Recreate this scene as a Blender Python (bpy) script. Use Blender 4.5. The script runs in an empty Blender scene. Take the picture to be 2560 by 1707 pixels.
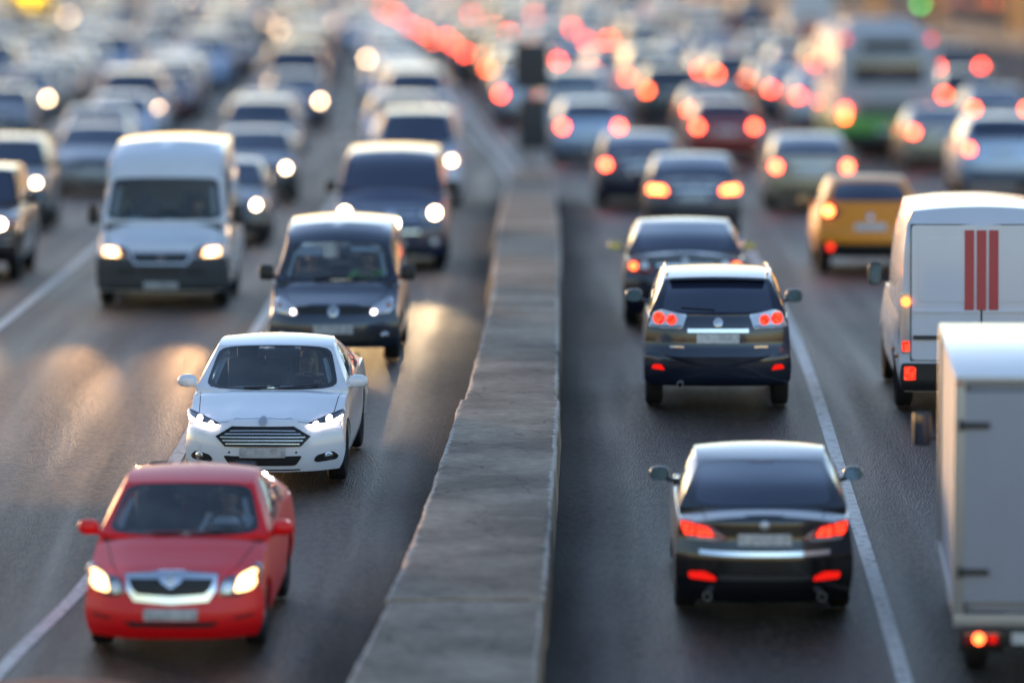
import bpy, bmesh, math, random
from mathutils import Vector, Matrix, noise
random.seed(7)
sc = bpy.context.scene
COL = sc.collection
rad = math.radians

# ------------------------------------------------------------------ camera, sky, sun, exposure
cam_d = bpy.data.cameras.new('camera'); cam = bpy.data.objects.new('camera', cam_d); COL.objects.link(cam)
cam_d.sensor_width = 36.0; cam_d.lens = 225.0
cam_d.clip_start = 1.0; cam_d.clip_end = 6000.0
cam.location = (0, 0, 6.0); cam.rotation_euler = (rad(90 - 3.842), 0, 0)
cam_d.dof.use_dof = True; cam_d.dof.focus_distance = 73.5; cam_d.dof.aperture_fstop = 0.53; cam_d.dof.aperture_blades = 0
sc.camera = cam

SUN_EL, SUN_AZ = 5.0, -30.0
world = bpy.data.worlds.new('World'); sc.world = world; world.use_nodes = True
nt = world.node_tree; nt.nodes.clear()
sky = nt.nodes.new('ShaderNodeTexSky'); sky.sky_type = 'NISHITA'; sky.sun_disc = False
sky.sun_elevation = rad(SUN_EL); sky.sun_rotation = rad(SUN_AZ); sky.air_density = 1.0; sky.dust_density = 0.4; sky.ozone_density = 3.0
bg = nt.nodes.new('ShaderNodeBackground'); bg.inputs['Strength'].default_value = 0.15
wo = nt.nodes.new('ShaderNodeOutputWorld')
nt.links.new(sky.outputs[0], bg.inputs['Color']); nt.links.new(bg.outputs[0], wo.inputs['Surface'])
sun_d = bpy.data.lights.new('sun', 'SUN'); sun_d.energy = 0.5; sun_d.angle = rad(11); sun_d.color = (1.0, .70, .40)
sun = bpy.data.objects.new('sun', sun_d); COL.objects.link(sun)
sv = Vector((math.sin(rad(SUN_AZ)) * math.cos(rad(SUN_EL)), math.cos(rad(SUN_AZ)) * math.cos(rad(SUN_EL)), math.sin(rad(SUN_EL))))
sun.rotation_euler = sv.to_track_quat('Z', 'Y').to_euler()
sc.view_settings.view_transform = 'Standard'; sc.view_settings.look = 'None'
sc.view_settings.gamma = 1.0; sc.view_settings.use_curve_mapping = False
sc.view_settings.exposure = 2.15
sc.view_settings.use_white_balance = True; sc.view_settings.white_balance_temperature = 8100; sc.view_settings.white_balance_tint = 25
sc.cycles.use_denoising = True
sc.cycles.sample_clamp_indirect = 4.0; sc.cycles.sample_clamp_direct = 0.0
sc.cycles.max_bounces = 8; sc.cycles.transparent_max_bounces = 12
sc.cycles.caustics_reflective = False; sc.cycles.caustics_refractive = False

# ------------------------------------------------------------------ small helpers
def lerp(a, b, t): return a + (b - a) * t
def clamp(x, a=0., b=1.): return max(a, min(b, x))
def pch(tab):
    """smooth monotone curve through (x, y) pairs, flat beyond the ends"""
    xs = [p[0] for p in tab]; ys = [p[1] for p in tab]; n = len(xs)
    if n == 1: return lambda x: ys[0]
    h = [xs[i+1]-xs[i] for i in range(n-1)]; dl = [(ys[i+1]-ys[i])/h[i] for i in range(n-1)]
    m = [dl[0]] + [0 if dl[i-1]*dl[i] <= 0 else 2*dl[i-1]*dl[i]/(dl[i-1]+dl[i]) for i in range(1, n-1)] + [dl[-1]]
    def f(x):
        if x <= xs[0]: return ys[0]
        if x >= xs[-1]: return ys[-1]
        i = 0
        while x > xs[i+1]: i += 1
        t = (x-xs[i])/h[i]; t2 = t*t; t3 = t2*t
        return (2*t3-3*t2+1)*ys[i]+(t3-2*t2+t)*h[i]*m[i]+(-2*t3+3*t2)*ys[i+1]+(t3-t2)*h[i]*m[i+1]
    return f

class MB:
    def __init__(s): s.v = []; s.f = []
    def add(s, v, f):
        o = len(s.v); s.v += [tuple(p) for p in v]; s.f += [tuple(i+o for i in q) for q in f]; return s
    def grid(s, fn, us, vs):
        n = len(us)
        s.add([fn(u, v) for v in vs for u in us],
              [(j*n+i, j*n+i+1, (j+1)*n+i+1, (j+1)*n+i) for j in range(len(vs)-1) for i in range(n-1)]); return s
    def box(s, c, d, bev=0.0):
        x, y, z = c; a, b, e = d[0]/2, d[1]/2, d[2]/2
        if bev <= 0:
            v = [(x+i*a, y+j*b, z+k*e) for i in (-1,1) for j in (-1,1) for k in (-1,1)]
            s.add(v, [(0,1,3,2),(4,6,7,5),(0,4,5,1),(2,3,7,6),(0,2,6,4),(1,5,7,3)])
        else:
            bev = min(bev, a*.95, b*.95, e*.95)
            bm = bmesh.new(); bmesh.ops.create_cube(bm, size=1)
            for q in bm.verts: q.co = Vector((q.co.x*2*a, q.co.y*2*b, q.co.z*2*e))
            bmesh.ops.bevel(bm, geom=bm.edges[:], offset=bev, segments=2, affect='EDGES', profile=.6)
            bm.verts.index_update()
            s.add([(q.co.x+x, q.co.y+y, q.co.z+z) for q in bm.verts], [[l.vert.index for l in fc.loops] for fc in bm.faces]); bm.free()
        return s
    def tube(s, pts, r, n=8, cap=True):
        """tube along a polyline; r a number or a list"""
        pts = [Vector(p) for p in pts]; rs = r if isinstance(r, (list, tuple)) else [r]*len(pts)
        v = []; f = []
        for i, p in enumerate(pts):
            t = (pts[min(i+1, len(pts)-1)]-pts[max(i-1, 0)]).normalized()
            a = t.cross(Vector((0, 0, 1)))
            if a.length < .1: a = t.cross(Vector((1, 0, 0)))
            a.normalize(); b = t.cross(a)
            v += [p+(a*math.cos(6.28318*k/n)+b*math.sin(6.28318*k/n))*rs[i] for k in range(n)]
        for i in range(len(pts)-1):
            f += [(i*n+k, i*n+(k+1) % n, (i+1)*n+(k+1) % n, (i+1)*n+k) for k in range(n)]
        if cap: f += [tuple(range(n))[::-1], tuple((len(pts)-1)*n+k for k in range(n))]
        return s.add(v, f)
    def lathe(s, prof, c, axis='x', n=28):
        v = []; f = []; m = len(prof)
        for k in range(n):
            a = 6.28318530718*k/n
            for (h, r) in prof:
                p = {'x': (h, r*math.cos(a), r*math.sin(a)), 'y': (r*math.cos(a), h, r*math.sin(a)), 'z': (r*math.cos(a), r*math.sin(a), h)}[axis]
                v.append((p[0]+c[0], p[1]+c[1], p[2]+c[2]))
        for k in range(n):
            for i in range(m-1):
                f.append((k*m+i, k*m+i+1, ((k+1) % n)*m+i+1, ((k+1) % n)*m+i))
        return s.add(v, f)
    def ellipsoid(s, c, r, p=2.0, n=14, m=9):
        def fn(u, w):
            cu, su, cw, sw = math.cos(u), math.sin(u), math.cos(w), math.sin(w)
            g = lambda a: math.copysign(abs(a)**(2/p), a)
            return (c[0]+r[0]*g(cw)*g(cu), c[1]+r[1]*g(cw)*g(su), c[2]+r[2]*g(sw))
        return s.grid(fn, [6.28318530718*i/n for i in range(n+1)], [-1.5708+3.14159265*j/m for j in range(m+1)])
    def mirrored(s):
        o = MB(); o.v = [(-x, y, z) for x, y, z in s.v]; o.f = [q[::-1] for q in s.f]; return o

def link(o, parent=None):
    COL.objects.link(o)
    if parent is not None: o.parent = parent
    return o
def build(name, mb, mat, parent=None, smooth=40, dist=4e-4, recalc=True, objmat=False):
    me = bpy.data.meshes.new(name); me.from_pydata(mb.v, [], mb.f)
    bm = bmesh.new(); bm.from_mesh(me)
    if dist: bmesh.ops.remove_doubles(bm, verts=bm.verts[:], dist=dist)
    if recalc: bmesh.ops.recalc_face_normals(bm, faces=bm.faces[:])
    bm.to_mesh(me); bm.free()
    if smooth:
        for p in me.polygons: p.use_smooth = True
        me.set_sharp_from_angle(angle=rad(smooth))
    me.materials.append(mat)
    o = link(bpy.data.objects.new(name, me), parent)
    if objmat: o.material_slots[0].link = 'OBJECT'; o.material_slots[0].material = mat
    return o
def tag(o, label=None, cat=None, group=None, kind=None):
    if label: o['label'] = label
    if cat: o['category'] = cat
    if group: o['group'] = group
    if kind: o['kind'] = kind
    return o
def empty(name, loc=(0, 0, 0)):
    o = bpy.data.objects.new(name, None); o.empty_display_size = .3; o.location = loc; return link(o)
def copy_tree(o, parent=None):
    c = o.copy(); COL.objects.link(c); c.parent = parent
    for ch in KIDS.get(o, ()): copy_tree(ch, c)
    return c
KIDS = {}
def index_kids(o):
    KIDS[o] = [c for c in bpy.data.objects if c.parent == o]
    for c in KIDS[o]: index_kids(c)

# ------------------------------------------------------------------ materials
def new_mat(name):
    m = bpy.data.materials.new(name); m.use_nodes = True
    return m, m.node_tree, m.node_tree.nodes['Principled BSDF']
def P(name, col, rough=.5, metal=0., coat=0., spec=.5, emit=None, es=0., coat_r=.03):
    m, t, b = new_mat(name)
    b.inputs['Base Color'].default_value = (*col, 1); b.inputs['Roughness'].default_value = rough
    b.inputs['Metallic'].default_value = metal; b.inputs['Coat Weight'].default_value = coat; b.inputs['Coat Roughness'].default_value = coat_r
    b.inputs['Specular IOR Level'].default_value = spec
    if emit: b.inputs['Emission Color'].default_value = (*emit, 1); b.inputs['Emission Strength'].default_value = es
    return m
def paint(name, col, metal=.0, rough=.32, dirt=.12, coat=1.0):
    """car paint: clear coat over colour, with a little road dust in patches"""
    m = P(name, col, rough, metal, coat); t = m.node_tree; b = t.nodes['Principled BSDF']
    tc = t.nodes.new('ShaderNodeTexCoord'); n = t.nodes.new('ShaderNodeTexNoise'); n.inputs['Scale'].default_value = 2.3; n.inputs['Detail'].default_value = 6
    r = t.nodes.new('ShaderNodeValToRGB'); r.color_ramp.elements[0].position = .42; r.color_ramp.elements[1].position = .78
    r.color_ramp.elements[1].color = (dirt, dirt, dirt, 1); r.color_ramp.elements[0].color = (dirt*.15, dirt*.15, dirt*.15, 1)
    mx = t.nodes.new('ShaderNodeMix'); mx.data_type = 'RGBA'; mx.inputs['A'].default_value = (*col, 1); mx.inputs['B'].default_value = (.16, .145, .13, 1)
    t.links.new(tc.outputs['Object'], n.inputs['Vector']); t.links.new(n.outputs['Fac'], r.inputs['Fac'])
    t.links.new(r.outputs['Color'], mx.inputs['Factor']); t.links.new(mx.outputs['Result'], b.inputs['Base Color'])
    mr = t.nodes.new('ShaderNodeMapRange'); mr.inputs['To Min'].default_value = .02; mr.inputs['To Max'].default_value = .16
    t.links.new(n.outputs['Fac'], mr.inputs['Value']); t.links.new(mr.outputs['Result'], b.inputs['Coat Roughness'])
    return m
def emis(name, col, s):
    m = bpy.data.materials.new(name); m.use_nodes = True; t = m.node_tree; t.nodes.clear()
    e = t.nodes.new('ShaderNodeEmission'); e.inputs['Color'].default_value = (*col, 1); e.inputs['Strength'].default_value = s
    o = t.nodes.new('ShaderNodeOutputMaterial'); t.links.new(e.outputs[0], o.inputs['Surface']); return m
def clear_glass(name, tint, gloss_r=.01, base=.06):
    m = bpy.data.materials.new(name); m.use_nodes = True; t = m.node_tree; t.nodes.clear()
    tr = t.nodes.new('ShaderNodeBsdfTransparent'); tr.inputs['Color'].default_value = (*tint, 1)
    gl = t.nodes.new('ShaderNodeBsdfGlossy'); gl.inputs['Roughness'].default_value = gloss_r; gl.inputs['Color'].default_value = (.95, .97, 1, 1)
    fr = t.nodes.new('ShaderNodeFresnel'); fr.inputs['IOR'].default_value = 1.52
    ad = t.nodes.new('ShaderNodeMath'); ad.operation = 'ADD'; ad.inputs[1].default_value = base; ad.use_clamp = True
    mx = t.nodes.new('ShaderNodeMixShader'); o = t.nodes.new('ShaderNodeOutputMaterial')
    t.links.new(fr.outputs[0], ad.inputs[0]); t.links.new(ad.outputs[0], mx.inputs[0])
    t.links.new(tr.outputs[0], mx.inputs[1]); t.links.new(gl.outputs[0], mx.inputs[2])
    df = t.nodes.new('ShaderNodeBsdfDiffuse'); df.inputs['Color'].default_value = (.50, .56, .58, 1); m2 = t.nodes.new('ShaderNodeMixShader')     # pale dust film, added to paint a teal sky haze onto the glass; patchy
    tc = t.nodes.new('ShaderNodeTexCoord'); n = t.nodes.new('ShaderNodeTexNoise'); n.inputs['Scale'].default_value = 3; n.inputs['Detail'].default_value = 5
    r = t.nodes.new('ShaderNodeMapRange'); r.inputs['From Min'].default_value = .3; r.inputs['From Max'].default_value = .7; r.inputs['To Min'].default_value = .045; r.inputs['To Max'].default_value = .095
    t.links.new(tc.outputs['Object'], n.inputs['Vector']); t.links.new(n.outputs['Fac'], r.inputs['Value']); t.links.new(r.outputs[0], m2.inputs[0])
    t.links.new(mx.outputs[0], m2.inputs[1]); t.links.new(df.outputs[0], m2.inputs[2]); t.links.new(m2.outputs[0], o.inputs['Surface']); return m

black_pl = P('black_plastic', (.012, .012, .013), .45)
trim_pl = P('grey_plastic', (.035, .036, .038), .55)
rubber = P('tyre_rubber', (.016, .016, .017), .8)
alloy = P('alloy_wheel', (.35, .35, .36), .35, .9)
steel_rim = P('steel_rim', (.10, .10, .11), .5, .4)
chrome = P('chrome', (.75, .76, .78), .12, 1.0)
dark_chrome = P('lamp_housing', (.22, .23, .25), .18, .8, 1.0)
clear_lens = P('clear_lens', (.55, .57, .60), .10, .5, 1.0)
red_lens = P('red_lens', (.30, .008, .008), .12, 0, 1.0)
amber_lens = P('amber_lens', (.55, .13, .01), .15, 0, 1.0)
plate_f = P('dusty_number_plate', (.50, .50, .49), .5)
plate_m = P('number_plate', (.66, .66, .65), .45)
for pm_ in (plate_f, plate_m):                       # grime and illegible smudges
    t = pm_.node_tree; b = t.nodes['Principled BSDF']; cc = tuple(b.inputs['Base Color'].default_value); tc = t.nodes.new('ShaderNodeTexCoord'); n = t.nodes.new('ShaderNodeTexNoise'); n.inputs['Scale'].default_value = 14; r = t.nodes.new('ShaderNodeValToRGB')
    r.color_ramp.elements[0].position = .35; r.color_ramp.elements[0].color = tuple(q*.68 for q in cc[:3])+(1,); r.color_ramp.elements[1].position = .6; r.color_ramp.elements[1].color = cc
    t.links.new(tc.outputs['Object'], n.inputs['Vector']); t.links.new(n.outputs['Fac'], r.inputs['Fac']); t.links.new(r.outputs['Color'], b.inputs['Base Color'])
dark_glass = P('sky_blue_glass', (.020, .030, .058), .03, 0, 1.0, 1.0)  # opaque; the blue sky reflection is painted into the base colour
cabin_glass = clear_glass('windshield_glass', (.88, .96, .97), .01, .0)
mirror_gl = P('mirror_glass', (.24, .40, .48), .05, 1.0)  # teal of the reflected surroundings painted into the mirror colour
seat_m = P('seat_fabric', (.07, .072, .08), .85)
inner_m = P('cabin_trim', (.06, .06, .065), .7)
skin_m = P('skin', (.42, .24, .17), .55)
hair_m = P('hair', (.035, .022, .015), .7)
frit_m = P('black_frit', (.006, .006, .007), .12, 0, 1.0)
seam_m = P('panel_gap', (.004, .004, .004), .8)
head_white = emis('headlight_lit_white', (1.0, .86, .64), 9)
head_far = emis('headlight_lit_far', (1.0, .78, .50), 9)
head_xenon = emis('headlight_lit_xenon', (.88, .88, 1.0), 3.2)
head_warm = emis('headlight_lit_warm', (1.0, .66, .34), 8)
drl_m = emis('daytime_lamp', (.9, .93, 1.0), 10)
def lamp_cells(name, col, hot, s, scale):
    """a lit lamp whose little bulbs and prisms show: brighter cells in a darker lens"""
    m = emis(name, col, s); t = m.node_tree; e = [n for n in t.nodes if n.type == 'EMISSION'][0]
    tc = t.nodes.new('ShaderNodeTexCoord'); v = t.nodes.new('ShaderNodeTexVoronoi'); v.inputs['Scale'].default_value = scale; v.inputs['Randomness'].default_value = .35
    r = t.nodes.new('ShaderNodeMapRange'); r.inputs['From Max'].default_value = .75; r.inputs['To Min'].default_value = s*1.5; r.inputs['To Max'].default_value = s*.25
    cr = t.nodes.new('ShaderNodeMix'); cr.data_type = 'RGBA'; cr.inputs['A'].default_value = (*hot, 1); cr.inputs['B'].default_value = (*col, 1)
    t.links.new(tc.outputs['Object'], v.inputs['Vector']); t.links.new(v.outputs['Distance'], r.inputs['Value']); t.links.new(r.outputs[0], e.inputs['Strength'])
    t.links.new(v.outputs['Distance'], cr.inputs['Factor']); t.links.new(cr.outputs['Result'], e.inputs['Color']); return m
tail_lit = lamp_cells('tail_lamp_lit', (1.0, .025, .018), (1.0, .07, .035), .75, 26)
tail_far = emis('tail_lamp_lit_far', (1.0, .085, .04), 8)
tail_dim = emis('dim_red_glow', (.9, .02, .015), .22)  # also paints a faint glow onto passive rear reflectors
head_glow = emis('headlight_reflector_glow', (1.0, .60, .28), 1.3)  # warm halo of the lit lamp, painted as emission on its reflector
tail_amber = emis('brake_lamp_amber', (1.0, .13, .04), 1.8)
tail_amber_far = emis('brake_lamp_amber_far', (1.0, .14, .04), 6)
# ------------------------------------------------------------------ road geometry
def zr(Y):
    k, d0 = .0013, 92.
    if Y >= d0: return 0.
    if Y < 57: return -k*(d0-57)**2 - 2*k*(d0-57)*(57-Y)
    return -k*(d0-Y)**2
XC = pch([(0, -2.2), (45, -1.2), (57, -.65), (63, -.32), (74, -.01), (91, .2), (110, .29), (129, .3), (149, .0), (172, -.75), (200, -1.6), (266, -4.2), (350, -9.0), (450, -17.0), (560, -28.0), (800, -62.0)])
LINE_L = pch([(30, -6.6), (55, -5.4), (61, -4.9), (65.4, -4.41), (74.4, -3.94), (93.5, -3.68), (131, -3.75)])
LINE_R = pch([(30, 3.6), (60, 3.73), (71, 3.77), (84, 3.92), (98, 4.1), (110, 4.2), (135, 4.1)])
def lane_line(off, ref):
    """a lane line near the camera follows its own course, farther off it runs parallel to the centre line"""
    def f(Y):
        w = clamp((Y-118)/40); w = w*w*(3-2*w)
        return lerp(ref(Y)+(off-(-3.8 if off < 0 else 3.8)), XC(Y)+off, w)
    return f

ROUGH = .44; GR = .15
def asphalt(name, base, glint, edge_dark=False):
    m, t, b = new_mat(name); N = t.nodes.new; Lk = t.links.new
    tc = N('ShaderNodeTexCoord')
    n1 = N('ShaderNodeTexNoise'); n1.inputs['Scale'].default_value = 15; n1.inputs['Detail'].default_value = 4; n1.inputs['Roughness'].default_value = .7
    n2 = N('ShaderNodeTexNoise'); n2.inputs['Scale'].default_value = .35; n2.inputs['Detail'].default_value = 5
    n3 = N('ShaderNodeTexVoronoi'); n3.inputs['Scale'].default_value = 42
    mp = N('ShaderNodeMapping'); mp.inputs['Scale'].default_value = (2.2, .05, 1)
    n4 = N('ShaderNodeTexNoise'); n4.inputs['Scale'].default_value = 1.0; n4.inputs['Detail'].default_value = 3
    ma = N('ShaderNodeMapping'); ma.inputs['Scale'].default_value = (1, .30, 1); Lk(tc.outputs['Object'], ma.inputs['Vector'])
    for n in (n1, n3): Lk(ma.outputs[0], n.inputs['Vector'])
    Lk(tc.outputs['Object'], n2.inputs['Vector'])
    Lk(tc.outputs['Object'], mp.inputs['Vector']); Lk(mp.outputs[0], n4.inputs['Vector'])
    r = N('ShaderNodeValToRGB'); r.color_ramp.elements[0].position = .38; r.color_ramp.elements[1].position = .64
    r.color_ramp.elements[0].color = (*[c*.35 for c in base], 1); r.color_ramp.elements[1].color = (*[c*1.9 for c in base], 1)
    Lk(n1.outputs['Fac'], r.inputs['Fac'])
    r2 = N('ShaderNodeMapRange'); r2.inputs['From Min'].default_value = .3; r2.inputs['From Max'].default_value = .7; r2.inputs['To Min'].default_value = .72; r2.inputs['To Max'].default_value = 1.25
    Lk(n2.outputs['Fac'], r2.inputs['Value'])
    r4 = N('ShaderNodeMapRange'); r4.inputs['From Min'].default_value = .3; r4.inputs['From Max'].default_value = .7; r4.inputs['To Min'].default_value = .55; r4.inputs['To Max'].default_value = 1.35
    Lk(n4.outputs['Fac'], r4.inputs['Value'])
    ml = N('ShaderNodeMath'); ml.operation = 'MULTIPLY'; Lk(r2.outputs[0], ml.inputs[0]); Lk(r4.outputs[0], ml.inputs[1])
    mx = N('ShaderNodeMix'); mx.data_type = 'RGBA'; mx.blend_type = 'MULTIPLY'; mx.inputs['Factor'].default_value = 1
    cb = N('ShaderNodeCombineColor'); [Lk(ml.outputs[0], cb.inputs[i]) for i in range(3)]
    Lk(r.outputs['Color'], mx.inputs['A']); Lk(cb.outputs[0], mx.inputs['B']); Lk(mx.outputs['Result'], b.inputs['Base Color'])
    if edge_dark:                                        # darker and rougher towards the divider
        ga = N('ShaderNodeAttribute'); ga.attribute_name = 'edge_dark'; gm = N('ShaderNodeMix'); gm.data_type = 'RGBA'; gm.inputs['B'].default_value = (.013, .0125, .012, 1)
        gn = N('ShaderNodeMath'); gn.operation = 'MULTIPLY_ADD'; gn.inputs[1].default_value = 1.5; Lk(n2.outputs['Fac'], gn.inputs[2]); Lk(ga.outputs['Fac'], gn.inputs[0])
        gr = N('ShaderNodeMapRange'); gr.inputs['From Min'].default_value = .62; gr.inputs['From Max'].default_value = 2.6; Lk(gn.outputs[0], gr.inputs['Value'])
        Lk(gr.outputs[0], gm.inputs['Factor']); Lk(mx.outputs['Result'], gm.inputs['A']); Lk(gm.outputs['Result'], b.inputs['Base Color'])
    rr = N('ShaderNodeMapRange'); rr.inputs['From Min'].default_value = .3; rr.inputs['From Max'].default_value = .7
    rr.inputs['To Min'].default_value = glint; rr.inputs['To Max'].default_value = glint+GR
    Lk(n4.outputs['Fac'], rr.inputs['Value']); Lk(rr.outputs[0], b.inputs['Roughness'])
    if edge_dark:
        ra = N('ShaderNodeMath'); ra.operation = 'MULTIPLY_ADD'; ra.inputs[1].default_value = .4; Lk(gr.outputs[0], ra.inputs[0]); Lk(rr.outputs[0], ra.inputs[2]); ra.use_clamp = True; Lk(ra.outputs[0], b.inputs['Roughness'])
    bp = N('ShaderNodeBump'); bp.inputs['Strength'].default_value = .6; bp.inputs['Distance'].default_value = .015
    ad = N('ShaderNodeMath'); ad.operation = 'ADD'; Lk(n1.outputs['Fac'], ad.inputs[0]); Lk(n3.outputs['Distance'], ad.inputs[1])
    Lk(ad.outputs[0], bp.inputs['Height']); Lk(bp.outputs[0], b.inputs['Normal'])
    b.inputs['Specular IOR Level'].default_value = .22
    return m
road_m = asphalt('asphalt', (.034, .025, .018), ROUGH)
ground_m = asphalt('ground_dust', (.075, .07, .062), .6)
pave_m = asphalt('paving', (.13, .125, .12), .6)

YS = [-60 + 6*i for i in range(18)] + [48 + 2*i for i in range(40)] + [130 + 8*i for i in range(48)] + [530, 620, 760, 1000, 1500, 2500, 4500]
def ribbon(name, xl, xr, ys, dz, mat, nx=1, kind='structure'):
    mb = MB().grid(lambda u, Y: (lerp(xl(Y), xr(Y), u), Y, zr(Y)+dz), [i/nx for i in range(nx+1)], ys)
    o = build(name, mb, mat, smooth=60)
    return tag(o, kind=kind)
ribbon('ground', lambda Y: -900, lambda Y: 900, YS, -.30, ground_m, 2)
roady = [y for y in YS if y <= 1000]
ribbon('road', lambda Y: XC(Y)-22.5, lambda Y: XC(Y)+20.5, roady, 0, road_m, 6)
for nm, s, e in (('pavement', -1, 22.5), ('pavement', 1, 20.5)):
    mb = MB()
    mb.grid(lambda u, Y: (XC(Y)+s*(e+[0, .02, .02, 6.0][u]), Y, zr(Y)+[-.28, -.28, .13, .15][u]), [1, 2, 3], roady)
    tag(build(nm, mb, pave_m, smooth=30), kind='structure')

line_m, t, b = new_mat('worn_road_paint')
tc = t.nodes.new('ShaderNodeTexCoord'); n = t.nodes.new('ShaderNodeTexNoise'); n.inputs['Scale'].default_value = 9; n.inputs['Detail'].default_value = 7; n.inputs['Roughness'].default_value = .75
r = t.nodes.new('ShaderNodeValToRGB'); r.color_ramp.elements[0].position = .36; r.color_ramp.elements[0].color = (.09, .085, .08, 1)
r.color_ramp.elements[1].position = .50; r.color_ramp.elements[1].color = (.56, .53, .49, 1)
t.links.new(tc.outputs['Object'], n.inputs['Vector']); t.links.new(n.outputs['Fac'], r.inputs['Fac']); t.links.new(r.outputs['Color'], b.inputs['Base Color'])
b.inputs['Roughness'].default_value = .55
def marking(name, f, w, y0, y1, step=1.5):
    ys = [y0+step*i for i in range(int((y1-y0)/step)+1)]
    return ribbon(name, lambda Y: f(Y)-w/2, lambda Y: f(Y)+w/2, ys, .005, line_m)
LNS = {}
for i, (off, ref) in enumerate([(-3.8, LINE_L), (-7.55, LINE_L), (-11.2, LINE_L), (-14.9, LINE_L), (3.8, LINE_R), (7.5, LINE_R), (11.2, LINE_R), (14.8, LINE_R)]):
    f = LNS[off] = lane_line(off, ref)
    if off in (-3.8, -7.55, 3.8):
        marking('lane_line', f, .15, 44, 148)
        y = 150
    else: y = 52
    while y < 420:                                  # beyond the solid stretch the lines are broken
        marking('lane_dash', f, .13, y, y+3.0); y += 9
for dx in (-.17, .17):
    marking('centre_line', lambda Y, dx=dx: XC(Y)+dx, .14, 139, 470, 2.0)

# ------------------------------------------------------------------ concrete divider, cast in blocks
conc_m, t, b = new_mat('weathered_concrete'); N = t.nodes.new; Lk = t.links.new
tc = N('ShaderNodeTexCoord'); at = N('ShaderNodeAttribute'); at.attribute_name = 'worn'
n1 = N('ShaderNodeTexNoise'); n1.inputs['Scale'].default_value = 7; n1.inputs['Detail'].default_value = 8; n1.inputs['Roughness'].default_value = .65
n2 = N('ShaderNodeTexNoise'); n2.inputs['Scale'].default_value = 60; n2.inputs['Detail'].default_value = 4
n3 = N('ShaderNodeTexNoise'); n3.inputs['Scale'].default_value = .7; n3.inputs['Detail'].default_value = 5
for q in (n1, n2, n3): Lk(tc.outputs['Object'], q.inputs['Vector'])
r1 = N('ShaderNodeValToRGB'); r1.color_ramp.elements[0].position = .38; r1.color_ramp.elements[1].position = .62
r1.color_ramp.elements[0].color = (.17, .118, .080, 1); r1.color_ramp.elements[1].color = (.38, .28, .20, 1); Lk(n3.outputs['Fac'], r1.inputs['Fac'])
mx = N('ShaderNodeMix'); mx.data_type = 'RGBA'; mx.blend_type = 'MULTIPLY'; mx.inputs['Factor'].default_value = .8
r2 = N('ShaderNodeValToRGB'); r2.color_ramp.elements[0].position = .3; r2.color_ramp.elements[1].position = .65; r2.color_ramp.elements[0].color = (.58, .57, .56, 1); r2.color_ramp.elements[1].color = (1.25, 1.22, 1.2, 1)
Lk(n1.outputs['Fac'], r2.inputs['Fac']); Lk(r1.outputs['Color'], mx.inputs['A']); Lk(r2.outputs['Color'], mx.inputs['B'])
sb = N('ShaderNodeMath'); sb.operation = 'ADD'; Lk(at.outputs['Fac'], sb.inputs[0]); Lk(n1.outputs['Fac'], sb.inputs[1])
r3 = N('ShaderNodeMapRange'); r3.inputs['From Min'].default_value = .90; r3.inputs['From Max'].default_value = 1.10; Lk(sb.outputs[0], r3.inputs['Value'])
m2 = N('ShaderNodeMix'); m2.data_type = 'RGBA'; m2.inputs['B'].default_value = (.50, .43, .36, 1)
Lk(r3.outputs[0], m2.inputs['Factor']); Lk(mx.outputs['Result'], m2.inputs['A'])
vc = N('ShaderNodeTexVoronoi'); vc.feature = 'DISTANCE_TO_EDGE'; vc.inputs['Scale'].default_value = 1.3
nw = N('ShaderNodeTexNoise'); nw.inputs['Scale'].default_value = 3; nw.inputs['Detail'].default_value = 5
wv = N('ShaderNodeMix'); wv.data_type = 'RGBA'; wv.inputs['Factor'].default_value = .25; Lk(tc.outputs['Object'], nw.inputs['Vector']); Lk(tc.outputs['Object'], wv.inputs['A']); Lk(nw.outputs['Color'], wv.inputs['B'])
Lk(wv.outputs['Result'], vc.inputs['Vector'])
rc = N('ShaderNodeMapRange'); rc.inputs['From Min'].default_value = 0; rc.inputs['From Max'].default_value = .012; Lk(vc.outputs['Distance'], rc.inputs['Value'])
cm = N('ShaderNodeMath'); cm.operation = 'MAXIMUM'; Lk(rc.outputs[0], cm.inputs[0])
rm = N('ShaderNodeMapRange'); rm.inputs['From Min'].default_value = .44; rm.inputs['From Max'].default_value = .56; Lk(n3.outputs['Fac'], rm.inputs['Value']); Lk(rm.outputs[0], cm.inputs[1])
m3 = N('ShaderNodeMix'); m3.data_type = 'RGBA'; m3.inputs['A'].default_value = (.03, .027, .025, 1); Lk(cm.outputs[0], m3.inputs['Factor']); Lk(m2.outputs['Result'], m3.inputs['B'])
Lk(m3.outputs['Result'], b.inputs['Base Color']); b.inputs['Roughness'].default_value = .82
bp = N('ShaderNodeBump'); bp.inputs['Strength'].default_value = .25; bp.inputs['Distance'].default_value = .006
ad = N('ShaderNodeMath'); ad.operation = 'MULTIPLY_ADD'; ad.inputs[1].default_value = .35; Lk(n2.outputs['Fac'], ad.inputs[0]); Lk(n1.outputs['Fac'], ad.inputs[2])
Lk(ad.outputs[0], bp.inputs['Height']); Lk(bp.outputs[0], b.inputs['Normal'])

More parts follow.
